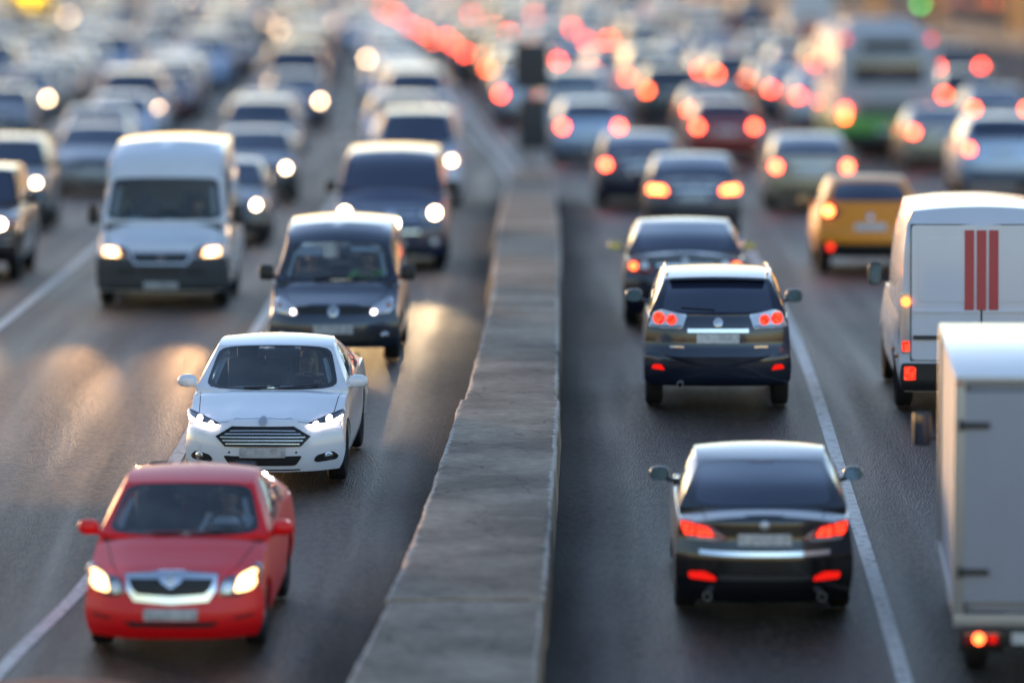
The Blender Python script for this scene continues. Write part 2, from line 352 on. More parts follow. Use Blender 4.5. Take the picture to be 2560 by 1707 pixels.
BL = pch([(30, -3.2), (58.0, -1.53), (64.6, -1.04), (76.4, -0.6), (86.6, -0.39), (96.3, -0.3), (115.6, -0.24), (134.8, -0.06), (140, .03)])
BR = pch([(30, -.2), (58.0, 0.23), (65.2, 0.38), (77.3, 0.57), (96.3, 0.73), (119.0, 0.84), (137.1, 0.83), (141, .8)])
bar = empty('concrete_divider', (.1, 90, zr(90)))
tag(bar, 'long weathered concrete divider with pale chipped edges between the two carriageways', 'barrier')
def divider_block(y0, y1, hh, sl=0., sr=0.):
    L = []; ys = []; y = y0+.02
    while y < y1-.03: ys.append(y); y += .16
    ys.append(y1-.02)
    prof = [(0, -.09, 0., 0.), (0, -.05, .15, 0), (0, -.02, .32, .1), (0, 0, hh-.03, .5), (0, .022, hh, .62), (0, .085, hh+.002, .22), (.2, .1, hh+.004, 0), (.35, .05, hh+.006, 0), (.5, 0, hh+.008, 0),
            (.65, -.05, hh+.006, 0), (.8, -.1, hh+.004, 0), (1, -.085, hh+.002, .22), (1, -.022, hh, .62), (1, 0, hh-.03, .5), (1, .005, .32, .1), (1, .01, .15, 0), (1, .02, 0., 0)]
    mb = MB(); worn = []
    def pt(k, Y):
        u, dx, h, w = prof[k]
        e = noise.noise((Y*1.1, k*.05+u*7, hh*9)); e2 = noise.noise((Y*4.7, u*9, 3.1))
        jx = (.016*e+.010*e2+.05*max(0, noise.noise((Y*1.9, u*5, 2.2))-.35))*(1 if w > .3 else .25); jz = (.005*noise.noise((Y*.8, u*3, 8.))+.003*e2) if h > .3 else 0
        if .3 < w: jz -= .012*max(0, e2)
        return (lerp(BL(Y)+sl, BR(Y)+sr, u)+dx+(jx if u < .5 else -jx)-bar.location.x, Y-90, zr(Y)+h+jz-bar.location.z)
    n = len(prof)
    mb.v = [pt(k, Y) for Y in ys for k in range(n)]
    mb.f = [(j*n+i, j*n+i+1, (j+1)*n+i+1, (j+1)*n+i) for j in range(len(ys)-1) for i in range(n-1)]
    mb.f += [tuple(range(n)), tuple((len(ys)-1)*n+k for k in range(n))[::-1]]
    o = build('block', mb, conc_m, bar, 50, dist=0)
    a = o.data.attributes.new('worn', 'FLOAT', 'POINT')
    for j, Y in enumerate(ys):
        for k in range(n):
            a.data[j*n+k].value = prof[k][3] + .25*noise.noise((Y*.5, k, 4.4))*(prof[k][3] > 0)
    return o
cuts = [30, 47, 62, 76.4, 97, 117, 137]
for i in range(len(cuts)-1):
    divider_block(cuts[i], cuts[i+1], [.48, .475, .492, .475, .485, .48][i], [0, .01, -.03, .02, -.01, .01][i], [0, -.005, .01, -.015, .005, 0][i])

# gutter strips along both foots of the divider, darker towards it
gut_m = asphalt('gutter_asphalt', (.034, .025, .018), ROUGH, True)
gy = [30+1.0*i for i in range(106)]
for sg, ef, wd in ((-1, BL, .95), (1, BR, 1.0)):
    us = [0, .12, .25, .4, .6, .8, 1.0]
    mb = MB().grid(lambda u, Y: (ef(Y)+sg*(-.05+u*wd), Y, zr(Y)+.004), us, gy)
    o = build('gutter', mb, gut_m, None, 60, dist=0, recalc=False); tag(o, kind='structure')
    ga = o.data.attributes.new('edge_dark', 'FLOAT', 'POINT')
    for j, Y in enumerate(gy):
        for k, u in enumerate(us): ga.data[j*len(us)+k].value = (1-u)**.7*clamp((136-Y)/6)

# ------------------------------------------------------------------ vehicle kit
# a vehicle is modelled nose at y = 0, tail at y = L, then shifted so that its empty stands on the ground at mid-length
SQ = lambda n: [q for k in range(4) for q in [[(-1+2*i/n, -1), (1, -1+2*i/n), (1-2*i/n, 1), (-1, 1-2*i/n)][k] for i in range(n)]]
def rnd(q, p):
    m = (abs(q[0])**p+abs(q[1])**p)**(1/p); return (q[0]/m, q[1]/m)
def resample(poly, seg=.07):
    out = []; n = len(poly)
    for i in range(n):
        a, b = poly[i], poly[(i+1) % n]; k = max(1, int(math.ceil(math.hypot(b[0]-a[0], b[1]-a[1])/seg)))
        out += [(lerp(a[0], b[0], j/k), lerp(a[1], b[1], j/k)) for j in range(k)]
    return out
def rounded(poly, r=.02, n=3):
    out = []; m = len(poly)
    for i in range(m):
        p0, p, p1 = (Vector(poly[(i+d) % m]) for d in (-1, 0, 1))
        a = p0-p; b = p1-p; ra = min(r, a.length*.45); rb = min(r, b.length*.45)
        A = p+a.normalized()*ra; B = p+b.normalized()*rb
        for k in range(n+1):
            t = k/n; q = A*(1-t)**2+p*2*t*(1-t)+B*t*t; out.append((q.x, q.y))
    return out
def rect(x0, x1, z0, z1, r=.0):
    p = [(x0, z0), (x1, z0), (x1, z1), (x0, z1)]; return rounded(p, r) if r else p
def disc(x, z, r, n=18): return [(x+r*math.cos(6.28318*k/n), z+r*math.sin(6.28318*k/n)) for k in range(n)]
def mir(poly): return [(-x, z) for x, z in poly][::-1]

pillar_m = P('pale_pillar_trim', (.50, .53, .52), .7)
class Car:
    def __init__(s, name, L, W, zb, r, yf, yr, zsh, ztop, planF, profF, planR, profR, front, rear, arch=.05, bulge=.03, wt=.22,
                 sidep=((0, .93), (.12, .965), (.45, 1.), (.75, .985), (1, .95)), opened=False, crease=None, Lw=1.2):
        s.root = empty(name); s.L, s.W, s.zb, s.r, s.yf, s.yr, s.wt = L, W, zb, r, yf, yr, wt
        s.hw = W/2; s.zsh = pch(zsh); s.ztop = pch(ztop); s.pF = pch(profF); s.pR = pch(profR); s.aF, s.eF = planF; s.aR, s.eR = planR
        s.side = pch(list(sidep)); s.front = front; s.rear = rear; s.arch = arch; s.bulge = bulge; s.opened = opened; s.crease = crease; s.Lw = Lw
        s.fr = [pch([(q[0], q[k]) for q in front]) for k in range(1, 6)]; s.rr = [pch([(q[0], q[k]) for q in rear]) for k in range(1, 6)]
    def sh(s, p): return (p[0], p[1]-s.L/2, p[2])
    def F(s, x, z): return s.aF*min(1.15, abs(x)/s.hw)**s.eF+s.pF(z)
    def R(s, x, z): return s.L-(s.aR*min(1.15, abs(x)/s.hw)**s.eR+s.pR(z))
    def warp(s, x, y, z):
        if y < s.Lw: y = y+s.F(x, z)*(1-y/s.Lw)
        if y > s.L-s.Lw: y = y+(s.R(x, z)-s.L)*(1-(s.L-y)/s.Lw)
        return (x, y, z)
    def hw_at(s, y): return s.hw*(1-.02*abs(2*y/s.L-1)**3)
    def archz(s, y):
        ys = s.warp(s.hw, y, .4)[1]; z = s.zb; RR = s.r+.055
        for c in (s.yf, s.yr):
            if abs(ys-c) < RR: z = max(z, s.r*.95+math.sqrt(RR*RR-(ys-c)**2))
        return min(z, s.zsh(y)-.06)
    def topz(s, x, y):
        xs = s.hw_at(y)*s.side(1); b = 1-min(1, abs(x)/xs); z = s.zsh(y)+(s.ztop(y)-s.zsh(y))*(1-(1-b)**2.4)
        return z+(s.crease(x, y) if s.crease else 0)
    def top(s, x, y, off=0): z = s.topz(x, y); p = s.warp(x, y, z); return s.sh((p[0], p[1], z+off))
    def body(s, mat, objmat=False):
        mb = MB(); L = s.L; NA, NB = 9, 8
        ys = sorted(set([round(L*i/56, 3) for i in range(57)]))
        for c in (s.yf, s.yr):                       # extra stations where the wheel arches begin
            for e in (-1, 1):
                lo, hi = 0, L
                for _ in range(40):
                    m = (lo+hi)/2
                    if s.warp(s.hw, m, .4)[1] < c+e*(s.r+.055): lo = m
                    else: hi = m
                ys += [lo-.004, lo+.004]
        ys = sorted(y for y in ys if 0 <= y <= L)
        def section(y):
            zb = s.archz(y); zs = s.zsh(y); pts = [(0, zb+.02), (s.hw_at(y)*.5, zb+.02)]
            for k in range(NA+1):
                z = lerp(zb, zs, k/NA); pts.append((s.hw_at(y)*s.side((z-s.zb)/(zs-s.zb)), z))
            xs = pts[-1][0]
            for k in range(1, NB+1):
                x = xs*(1-k/NB); pts.append((x, s.topz(x, y)))
            return pts
        secs = [section(y) for y in ys]; n = len(secs[0])
        y0c = s.front[0][2]+s.front[0][4]+.05; y1c = s.rear[0][2]-s.rear[0][4]-.25
        for sg in (1, -1):
            v = [s.sh(s.warp(sg*x, y, z)) for y, sec in zip(ys, secs) for x, z in sec]; f = []
            for j in range(len(ys)-1):
                for i in range(n-1):
                    if s.opened and ys[j] > y0c and ys[j+1] < y1c and i >= 2+NA and secs[j][i][0] < lerp(s.front[0][1], s.rear[0][1], (ys[j]-y0c)/(y1c-y0c))-.03: continue
                    f.append((j*n+i, j*n+i+1, (j+1)*n+i+1, (j+1)*n+i))
            mb.add(v, f)
        for y, sec in ((0, secs[0]), (L, secs[-1])):
            rows = sec[2:]
            mb.grid(lambda u, k: s.sh(s.warp(rows[k][0]*u, y, rows[k][1])), [-1+2*i/18 for i in range(19)], list(range(len(rows))))
        return build('body', mb, mat, s.root, 38, dist=.002, objmat=objmat)
    # cabin surfaces
    def PW(s, i, t, rows=None, sg=1):
        w, y, z, bow, cr = [g(t) for g in (rows or s.fr)]
        return Vector((i*w, y+sg*bow*i*i, z+cr*(1-i*i)))
    def PR(s, i, t): return s.PW(i, t, s.rr, -1)
    def bump(s, j): return math.sin(math.pi*clamp(j))**.8
    def PS(s, j, t, sg=1):
        a = s.PW(1, t); b = s.PR(1, t); p = a.lerp(b, j)
        p.x += s.bulge*math.sin(math.pi*min(1, t))*s.bump(j)+.03*s.bump(j); p.z += s.arch*s.bump(j)*t; p.x *= sg; return p
    def RF(s, i, j):
        p = s.PW(i, 1).lerp(s.PR(i, 1), j); p.z += s.arch*s.bump(j); p.x += .03*s.bump(j)*i; return p
    def nrm(s, fn, a, b, away):
        e = 1e-3; p = fn(a, b); n = (fn(a+e, b)-p).cross(fn(a, b+e)-p)
        if n.length < 1e-12: return Vector((0, 0, 1))
        n.normalize(); return n if n.dot(p-away) > 0 else -n
    def off(s, fn, a, b, d):
        p = fn(a, b); c = Vector((0, s.L*.5, s.front[0][3]))
        return s.sh(p+s.nrm(fn, a, b, c)*d)
    def panel(s, mb, fn, A, hole, p=7, n=7, rings=2):
        """a surface patch over the box A = (a0, a1, b0, b1) with a rounded hole (4 corners) left open"""
        bl = lambda q, c: (lerp(lerp(c[0][0], c[1][0], (q[0]+1)/2), lerp(c[3][0], c[2][0], (q[0]+1)/2), (q[1]+1)/2),
                           lerp(lerp(c[0][1], c[1][1], (q[0]+1)/2), lerp(c[3][1], c[2][1], (q[0]+1)/2), (q[1]+1)/2))
        out = [(A[0], A[2]), (A[1], A[2]), (A[1], A[3]), (A[0], A[3])]; sq = SQ(n); m = len(sq); v = []
        for k in range(rings+1):
            for q in sq:
                o = bl(q, out); h = bl(rnd(q, p), hole); t = k/rings
                v.append(s.sh(fn(lerp(o[0], h[0], t), lerp(o[1], h[1], t))))
        mb.add(v, [(k*m+i, k*m+(i+1) % m, (k+1)*m+(i+1) % m, (k+1)*m+i) for k in range(rings) for i in range(m)])
    def pane(s, name, fn, hole, mat, p=7, n=7, off=.004, inner=None, parent=None, scale=1.0):
        bl = lambda q: (lerp(lerp(hole[0][0], hole[1][0], (q[0]+1)/2), lerp(hole[3][0], hole[2][0], (q[0]+1)/2), (q[1]+1)/2),
                        lerp(lerp(hole[0][1], hole[1][1], (q[0]+1)/2), lerp(hole[3][1], hole[2][1], (q[0]+1)/2), (q[1]+1)/2))
        mb = MB(); sq = SQ(n); m = len(sq); v = []
        ks = [scale, scale*.8, scale*.6, scale*.4, scale*.2] if inner is None else [1.004, inner]
        for kk, k in enumerate(ks):
            for q in sq:
                r = rnd(q, p if (inner is None or kk == 0) else p*.6); a, b = bl((r[0]*k, r[1]*k)); v.append(s.off(fn, a, b, off))
        f = [(k*m+i, k*m+(i+1) % m, (k+1)*m+(i+1) % m, (k+1)*m+i) for k in range(len(ks)-1) for i in range(m)]
        if inner is None:
            a, b = bl((0, 0)); v.append(s.off(fn, a, b, off)); c = len(v)-1
            f += [((len(ks)-1)*m+i, (len(ks)-1)*m+(i+1) % m, c) for i in range(m)]
        mb.add(v, f); return build(name, mb, mat, parent or s.root, 60, recalc=False)
    def cabin(s, mat, win, wwin, sides, rwin=None, objmat=False, frit=True, wp=9):
        """shell of pillars and roof round the window openings; win the glass material, wwin/rwin the front and rear openings, sides the side ones"""
        mb = MB(); U = [-1+2*i/14 for i in range(15)]; T = [i/6 for i in range(7)]
        if wwin:
            h = wwin; s.panel(mb, s.PW, (-1, 1, 0, 1), h, wp, 10, 3)
        else: mb.grid(lambda i, t: s.sh(s.PW(i, t)), U, T)
        if rwin: s.panel(mb, s.PR, (-1, 1, 0, 1), rwin, 8, 10, 3)
        else: mb.grid(lambda i, t: s.sh(s.PR(i, t)), U, T)
        edges = [0]+[0.5*(sides[k][1][0]+sides[k+1][0][0]) for k in range(len(sides)-1)]+[1] if sides else [0, 1]
        for sg in (1, -1):
            fn = lambda j, t, sg=sg: s.PS(j, t, sg)
            if sides:
                for k, h in enumerate(sides):
                    s.panel(mb, fn, (edges[k], edges[k+1], 0, 1), h, 7, 7, 2)
            else: mb.grid(lambda j, t: s.sh(fn(j, t)), [i/12 for i in range(13)], T)
        mb.grid(lambda i, j: s.sh(s.RF(i, j)), U, [i/14 for i in range(15)])
        dn = lambda p, k: s.sh((p.x, p.y, p.z-.08*k))
        mb.grid(lambda i, k: dn(s.PW(i, 0), k), U, [0, 1]); mb.grid(lambda i, k: dn(s.PR(i, 0), k), U, [0, 1])
        for sg in (1, -1): mb.grid(lambda j, k: dn(s.PS(j, 0, sg), k), [i/12 for i in range(13)], [0, 1])
        c = build('cabin', mb, mat, s.root, 42, dist=.003, objmat=objmat)
        if wwin:
            s.wind = s.pane('windshield', s.PW, wwin, win, wp, 10)
            if frit and s.opened: s.pane('windshield_border', s.PW, wwin, frit_m, wp, 10, .006, inner=.95, parent=s.wind)
        if rwin:
            g = s.pane('rear_window', s.PR, rwin, win, 8, 10)
            if frit and s.opened: s.pane('rear_window_border', s.PR, rwin, frit_m, 8, 10, .006, inner=.95, parent=g)
        for sg in (1, -1):
            for h in sides: s.pane('side_window', lambda j, t, sg=sg: s.PS(j, t, sg), h, win if s.opened else dark_glass, 7, 7)
        return c
    # pieces laid on the nose or the tail
    def drape(s, name, poly, mat, end='F', off=.006, depth=.03, parent=None, both=False, seg=.07, ctr=None, dish=0.0, objmat=False):
        o = None
        for pl in ([poly, mir(poly)] if both else [poly]):
            pl = resample(pl, seg); m = len(pl)
            cx = sum(p[0] for p in pl)/m; cz = sum(p[1] for p in pl)/m
            def pt(x, z, d):
                y = s.F(x, z)-d if end == 'F' else s.R(x, z)+d
                return s.sh((x, y, z))
            ks = [1, .8, .55, .28]; v = [pt(x, z, -depth) for x, z in pl]
            for k in ks: v += [pt(lerp(cx, x, k), lerp(cz, z, k), off+dish*(1-k*k)) for x, z in pl]
            v.append(pt(cx, cz, off+dish))
            f = [(k*m+i, k*m+(i+1) % m, (k+1)*m+(i+1) % m, (k+1)*m+i) for k in range(len(ks)) for i in range(m)]
            f += [(len(ks)*m+i, len(ks)*m+(i+1) % m, len(v)-1) for i in range(m)]
            o = build(name, MB().add(v, f), mat, parent or s.root, 45, objmat=objmat)
            if both and pl is not None: s.pair = getattr(s, 'pair', []); s.pair.append(o)
        return o
    def frame(s, name, outer, inner, mat, end='F', off=.012, depth=.03, parent=None):
        k = 6; ro = []; ri = []
        n = len(outer)
        for i in range(n):
            for j in range(k):
                t = j/k
                ro.append((lerp(outer[i][0], outer[(i+1) % n][0], t), lerp(outer[i][1], outer[(i+1) % n][1], t)))
                ri.append((lerp(inner[i][0], inner[(i+1) % n][0], t), lerp(inner[i][1], inner[(i+1) % n][1], t)))
        m = len(ro); sd = 1 if end == 'F' else -1
        def pt(p, d): return s.sh((p[0], (s.F(*p)-d) if end == 'F' else (s.R(*p)+d), p[1]))
        v = [pt(p, -depth) for p in ro]+[pt(p, off) for p in ro]+[pt(p, off) for p in ri]+[pt(p, -depth) for p in ri]
        return build(name, MB().add(v, [(k2*m+i, k2*m+(i+1) % m, (k2+1)*m+(i+1) % m, (k2+1)*m+i) for k2 in range(3) for i in range(m)]), mat, parent or s.root, 40)
    def bar(s, name, x0, x1, z, h, mat, end='F', off=.02, parent=None, bow=0., n=10):
        p = [(lerp(x0, x1, i/n), z-h/2+bow*((2*i/n-1)**2)) for i in range(n+1)]+[(lerp(x1, x0, i/n), z+h/2+bow*((2*i/n-1)**2)) for i in range(n+1)]
        m = len(p); pt = lambda q, d: s.sh((q[0], (s.F(*q)-d) if end == 'F' else (s.R(*q)+d), q[1]))
        v = [pt(q, off-.025) for q in p]+[pt(q, off) for q in p]
        f = [(i, (i+1) % m, m+(i+1) % m, m+i) for i in range(m)]+[(m+i, m+i+1, m+m-2-i, m+m-1-i) for i in range(n)]
        return build(name, MB().add(v, f), mat, parent or s.root, 30)
    def seam(s, name, pts, w=.009, mat=None, off=.002):
        """a thin shut line lying on the bonnet or boot, through (x, y) points"""
        mb = MB(); v = []; q = []
        for a, b in zip(pts, pts[1:]): q += [(lerp(a[0], b[0], k/8), lerp(a[1], b[1], k/8)) for k in range(8)]
        q.append(pts[-1])
        for i, p in enumerate(q):
            a = q[max(0, i-1)]; b = q[min(len(q)-1, i+1)]; d = Vector((b[0]-a[0], b[1]-a[1])).normalized()
            v += [s.top(p[0]-d.y*w/2, p[1]+d.x*w/2, off), s.top(p[0]+d.y*w/2, p[1]-d.x*w/2, off)]
        return build(name, mb.add(v, [(2*i, 2*i+1, 2*i+3, 2*i+2) for i in range(len(q)-1)]), mat or seam_m, s.root, 60)
    def wheels(s, rim_mat=None, simple=False, n=28):
        r, w = s.r, s.wt; tyre = [(-w/2+.03, r*.62), (-w/2+.005, r*.70), (-w/2, r*.84), (-w/2+.018, r*.965), (-w/2+.05, r), (-.012, r), (-.011, r*.985), (.011, r*.985), (.012, r), (w/2-.05, r), (w/2-.018, r*.965), (w/2, r*.84), (w/2-.005, r*.70), (w/2-.03, r*.62)]
        if simple: tyre = [(-w/2, .001), (-w/2+.01, r*.66), (-w/2, r*.8), (-w/2+.03, r), (w/2-.03, r), (w/2, r*.8), (w/2-.01, r*.66), (w/2, .001)]
        mt = MB().lathe(tyre, (0, 0, 0), 'x', 16 if simple else n)
        rim = MB().lathe([(-.02, r*.64), (w/2-.028, r*.63), (w/2-.03, r*.58), (-.03, r*.54), (-.04, .02)], (0, 0, 0), 'x', n)
        if not simple:
            rim.lathe([(-.03, .0), (w/2-.045, .0), (w/2-.045, .05), (-.03, .06)], (0, 0, 0), 'x', 12)
            for k in range(5):
                a = 6.28318*k/5; ca, sa = math.cos(a), math.sin(a); q = MB().box((w/2-.06, 0, r*.32), (.03, .055, r*.56), .008)
                rim.add([(x, y*ca-z*sa, y*sa+z*ca) for x, y, z in q.v], q.f)
        me = mr = None
        for sg in (1, -1):
            for y in (s.yf, s.yr):
                if me is None:
                    wo = build('wheel', mt, rubber, s.root, 40); me = wo.data
                else: wo = link(bpy.data.objects.new('wheel', me), s.root)
                wo.location = (sg*(s.hw-w/2-.025), y-s.L/2, r)
                if sg < 0: wo.rotation_euler = (0, 0, math.pi)
                if mr is None:
                    ro = build('rim', rim, rim_mat or alloy, wo, 35); mr = ro.data
                else: ro = link(bpy.data.objects.new('rim', mr), wo)
    def mirrors(s, mat, y, z, x, size=(.105, .055, .075), p=2.6, glass=True, objmat=False):
        for sg in (1, -1):
            mb = MB().ellipsoid((sg*(x+size[0]), y-s.L/2, z+.03), size, p)
            mb.tube([(sg*(x-.14), y+.02-s.L/2, z-.055), (sg*(x-.02), y+.01-s.L/2, z-.04), (sg*(x+.05), y-s.L/2, z-.01)], [.03, .024, .03], 8)
            o = build('mirror', mb, mat, s.root, 50, objmat=objmat)
            if glass:
                pl = [(sg*(x+size[0])+size[0]*.86*rnd(q, p)[0], z+.03+size[2]*.84*rnd(q, p)[1]) for q in SQ(4)]
                v = [(a, y-s.L/2+size[1]+.003, b) for a, b in pl]+[(a, y-s.L/2+size[1]*.6, b) for a, b in pl]; m = len(pl)
                build('mirror_glass', MB().add(v, [tuple(range(m))]+[(i, (i+1) % m, m+(i+1) % m, m+i) for i in range(m)]), mirror_gl, o, 30)
    def wiper(s, n=2):
        for k, (a, b) in enumerate([(-.35, .12), (.10, .62)][:n]):
            pts = [s.off(s.PW, lerp(a, b, t), .035+.05*t, .02) for t in (0, .33, .66, 1)]
            build('wiper', MB().tube(pts, [.012, .01, .009, .007], 6), black_pl, s.root, 50)
    def lamp_light(s, x, z, watts, col=(1, .72, .42)):
        for sg in (1, -1):
            ld = bpy.data.lights.new('headlight_beam', 'SPOT'); ld.energy = watts; ld.color = col; ld.spot_size = rad(13); ld.spot_blend = .7; ld.shadow_soft_size = .05
            lo = bpy.data.objects.new('headlight_beam', ld); link(lo, s.root)
            lo.location = s.sh((sg*x, s.F(x, z)-.12, z)); lo.rotation_euler = (rad(90), 0, math.pi)   # a spot shines along its -Z: forward, slightly down
    def interior(s, seats=True, dash_z=None, wheel_x=.36, bench=True):
        yc = s.front[0][2]+.05; z0 = s.front[0][3]; w = s.front[0][1]*.93; yr = min(s.rear[0][2]-.15, s.L-.3)
        tub = MB(); fl = s.zb+.12; x = w
        tub.add([s.sh(p) for p in [(-x, yc, fl), (x, yc, fl), (x, yr, fl), (-x, yr, fl), (-x, yc, z0-.03), (x, yc, z0-.03), (x, yr, z0-.03), (-x, yr, z0-.03)]],
                [(0, 1, 2, 3), (0, 1, 5, 4), (1, 2, 6, 5), (2, 3, 7, 6), (3, 0, 4, 7)])
        build('cabin_floor', tub, inner_m, s.root, 30)
        dz = dash_z or z0-.045
        build('dashboard', MB().box(s.sh((0, yc+.33, dz-.12)), (2*w-.04, .62, .24), .08), inner_m, s.root, 40)
        dt = MB().grid(lambda i, k: s.sh(Vector(s.PW(i*.985, .012))+Vector((0, [.012, .2, .45][k], [-.004, .0, -.03][k]))), [-1+2*q/12 for q in range(13)], [0, 1, 2]); build('dashboard_top', dt, inner_m, s.root, 40, recalc=False)
        sw = MB(); yw = yc+.78; zw = dz-.02
        ring = [Vector(s.sh((wheel_x+.185*math.cos(a), yw+.185*math.sin(a)*.45, zw+.185*math.sin(a)*.89))) for a in [6.28318*k/20 for k in range(21)]]
        sw.tube(ring, .016, 6, cap=False); sw.box(s.sh((wheel_x, yw, zw)), (.12, .04, .11), .02)
        for a in (0, 3.1416, -1.57): sw.tube([s.sh((wheel_x, yw, zw)), s.sh((wheel_x+.18*math.cos(a), yw+.18*math.sin(a)*.45, zw+.18*math.sin(a)*.89))], .014, 6)
        build('steering_wheel', sw, black_pl, s.root, 50)
        if seats:
            rows = [(yc+1.25, (-.37, .37))]
            if bench: rows.append((yc+2.1, (-.42, 0, .42)))
            for ys, xs in rows:
                if ys > yr-.2: continue
                for sx in xs:
                    o = build('seat', MB().box(s.sh((sx, ys+.12, z0-.12)), (.46, .14, .72), .06).box(s.sh((sx, ys-.15, z0-.48)), (.46, .5, .16), .05), seat_m, s.root, 40)
                    build('headrest', MB().box(s.sh((sx, ys+.15, z0+.30)), (.25, .09, .17), .04), seat_m, o, 40)
        for sg in (1, -1):
            q = rounded([(.80, .12), (.88, .12), (.87, .80), (.80, .80)], .02); tw = s.front[-1][0] if len(s.front) == 2 else s.front[1][0]
            build('pillar_trim', MB().add([s.off(s.PW, sg*i, t*tw, -.06) for i, t in q], [tuple(range(len(q)))]), pillar_m, s.root, 0, recalc=False)
        s.steer = Vector(s.sh((wheel_x, yw, zw)))
    def inside_mirror(s):
        p = Vector(s.off(s.PW, 0, .84, -.09)); build('interior_mirror', MB().box(p, (.22, .03, .065), .02).tube([p, p+Vector((0, .0, .07))], .012, 6), black_pl, s.root, 40)
    def place(s, x, d, toward=True, m=0.):
        """stand the car on the road with its nearest axle at distance d; m is the lane's drift dx/dY"""
        put(s.root, s, x, d, toward, m)
def put(root, s, x, d, toward, m=0.):
    L = s.L; yc = d-s.yf+L/2 if toward else d-(L-s.yr)+L/2
    a, b = (yc-L/2+s.yf, yc-L/2+s.yr) if toward else (yc-L/2+(L-s.yr), yc-L/2+(L-s.yf))
    za, zb = zr(a), zr(b); sl = math.atan((zb-za)/(b-a))
    zc = za+(yc-a)*(zb-za)/(b-a)
    root.location = (x+m*(yc-d), yc, zc+.004); root.rotation_euler = (sl if toward else -sl, 0, -math.atan(m)+(0 if toward else math.pi))

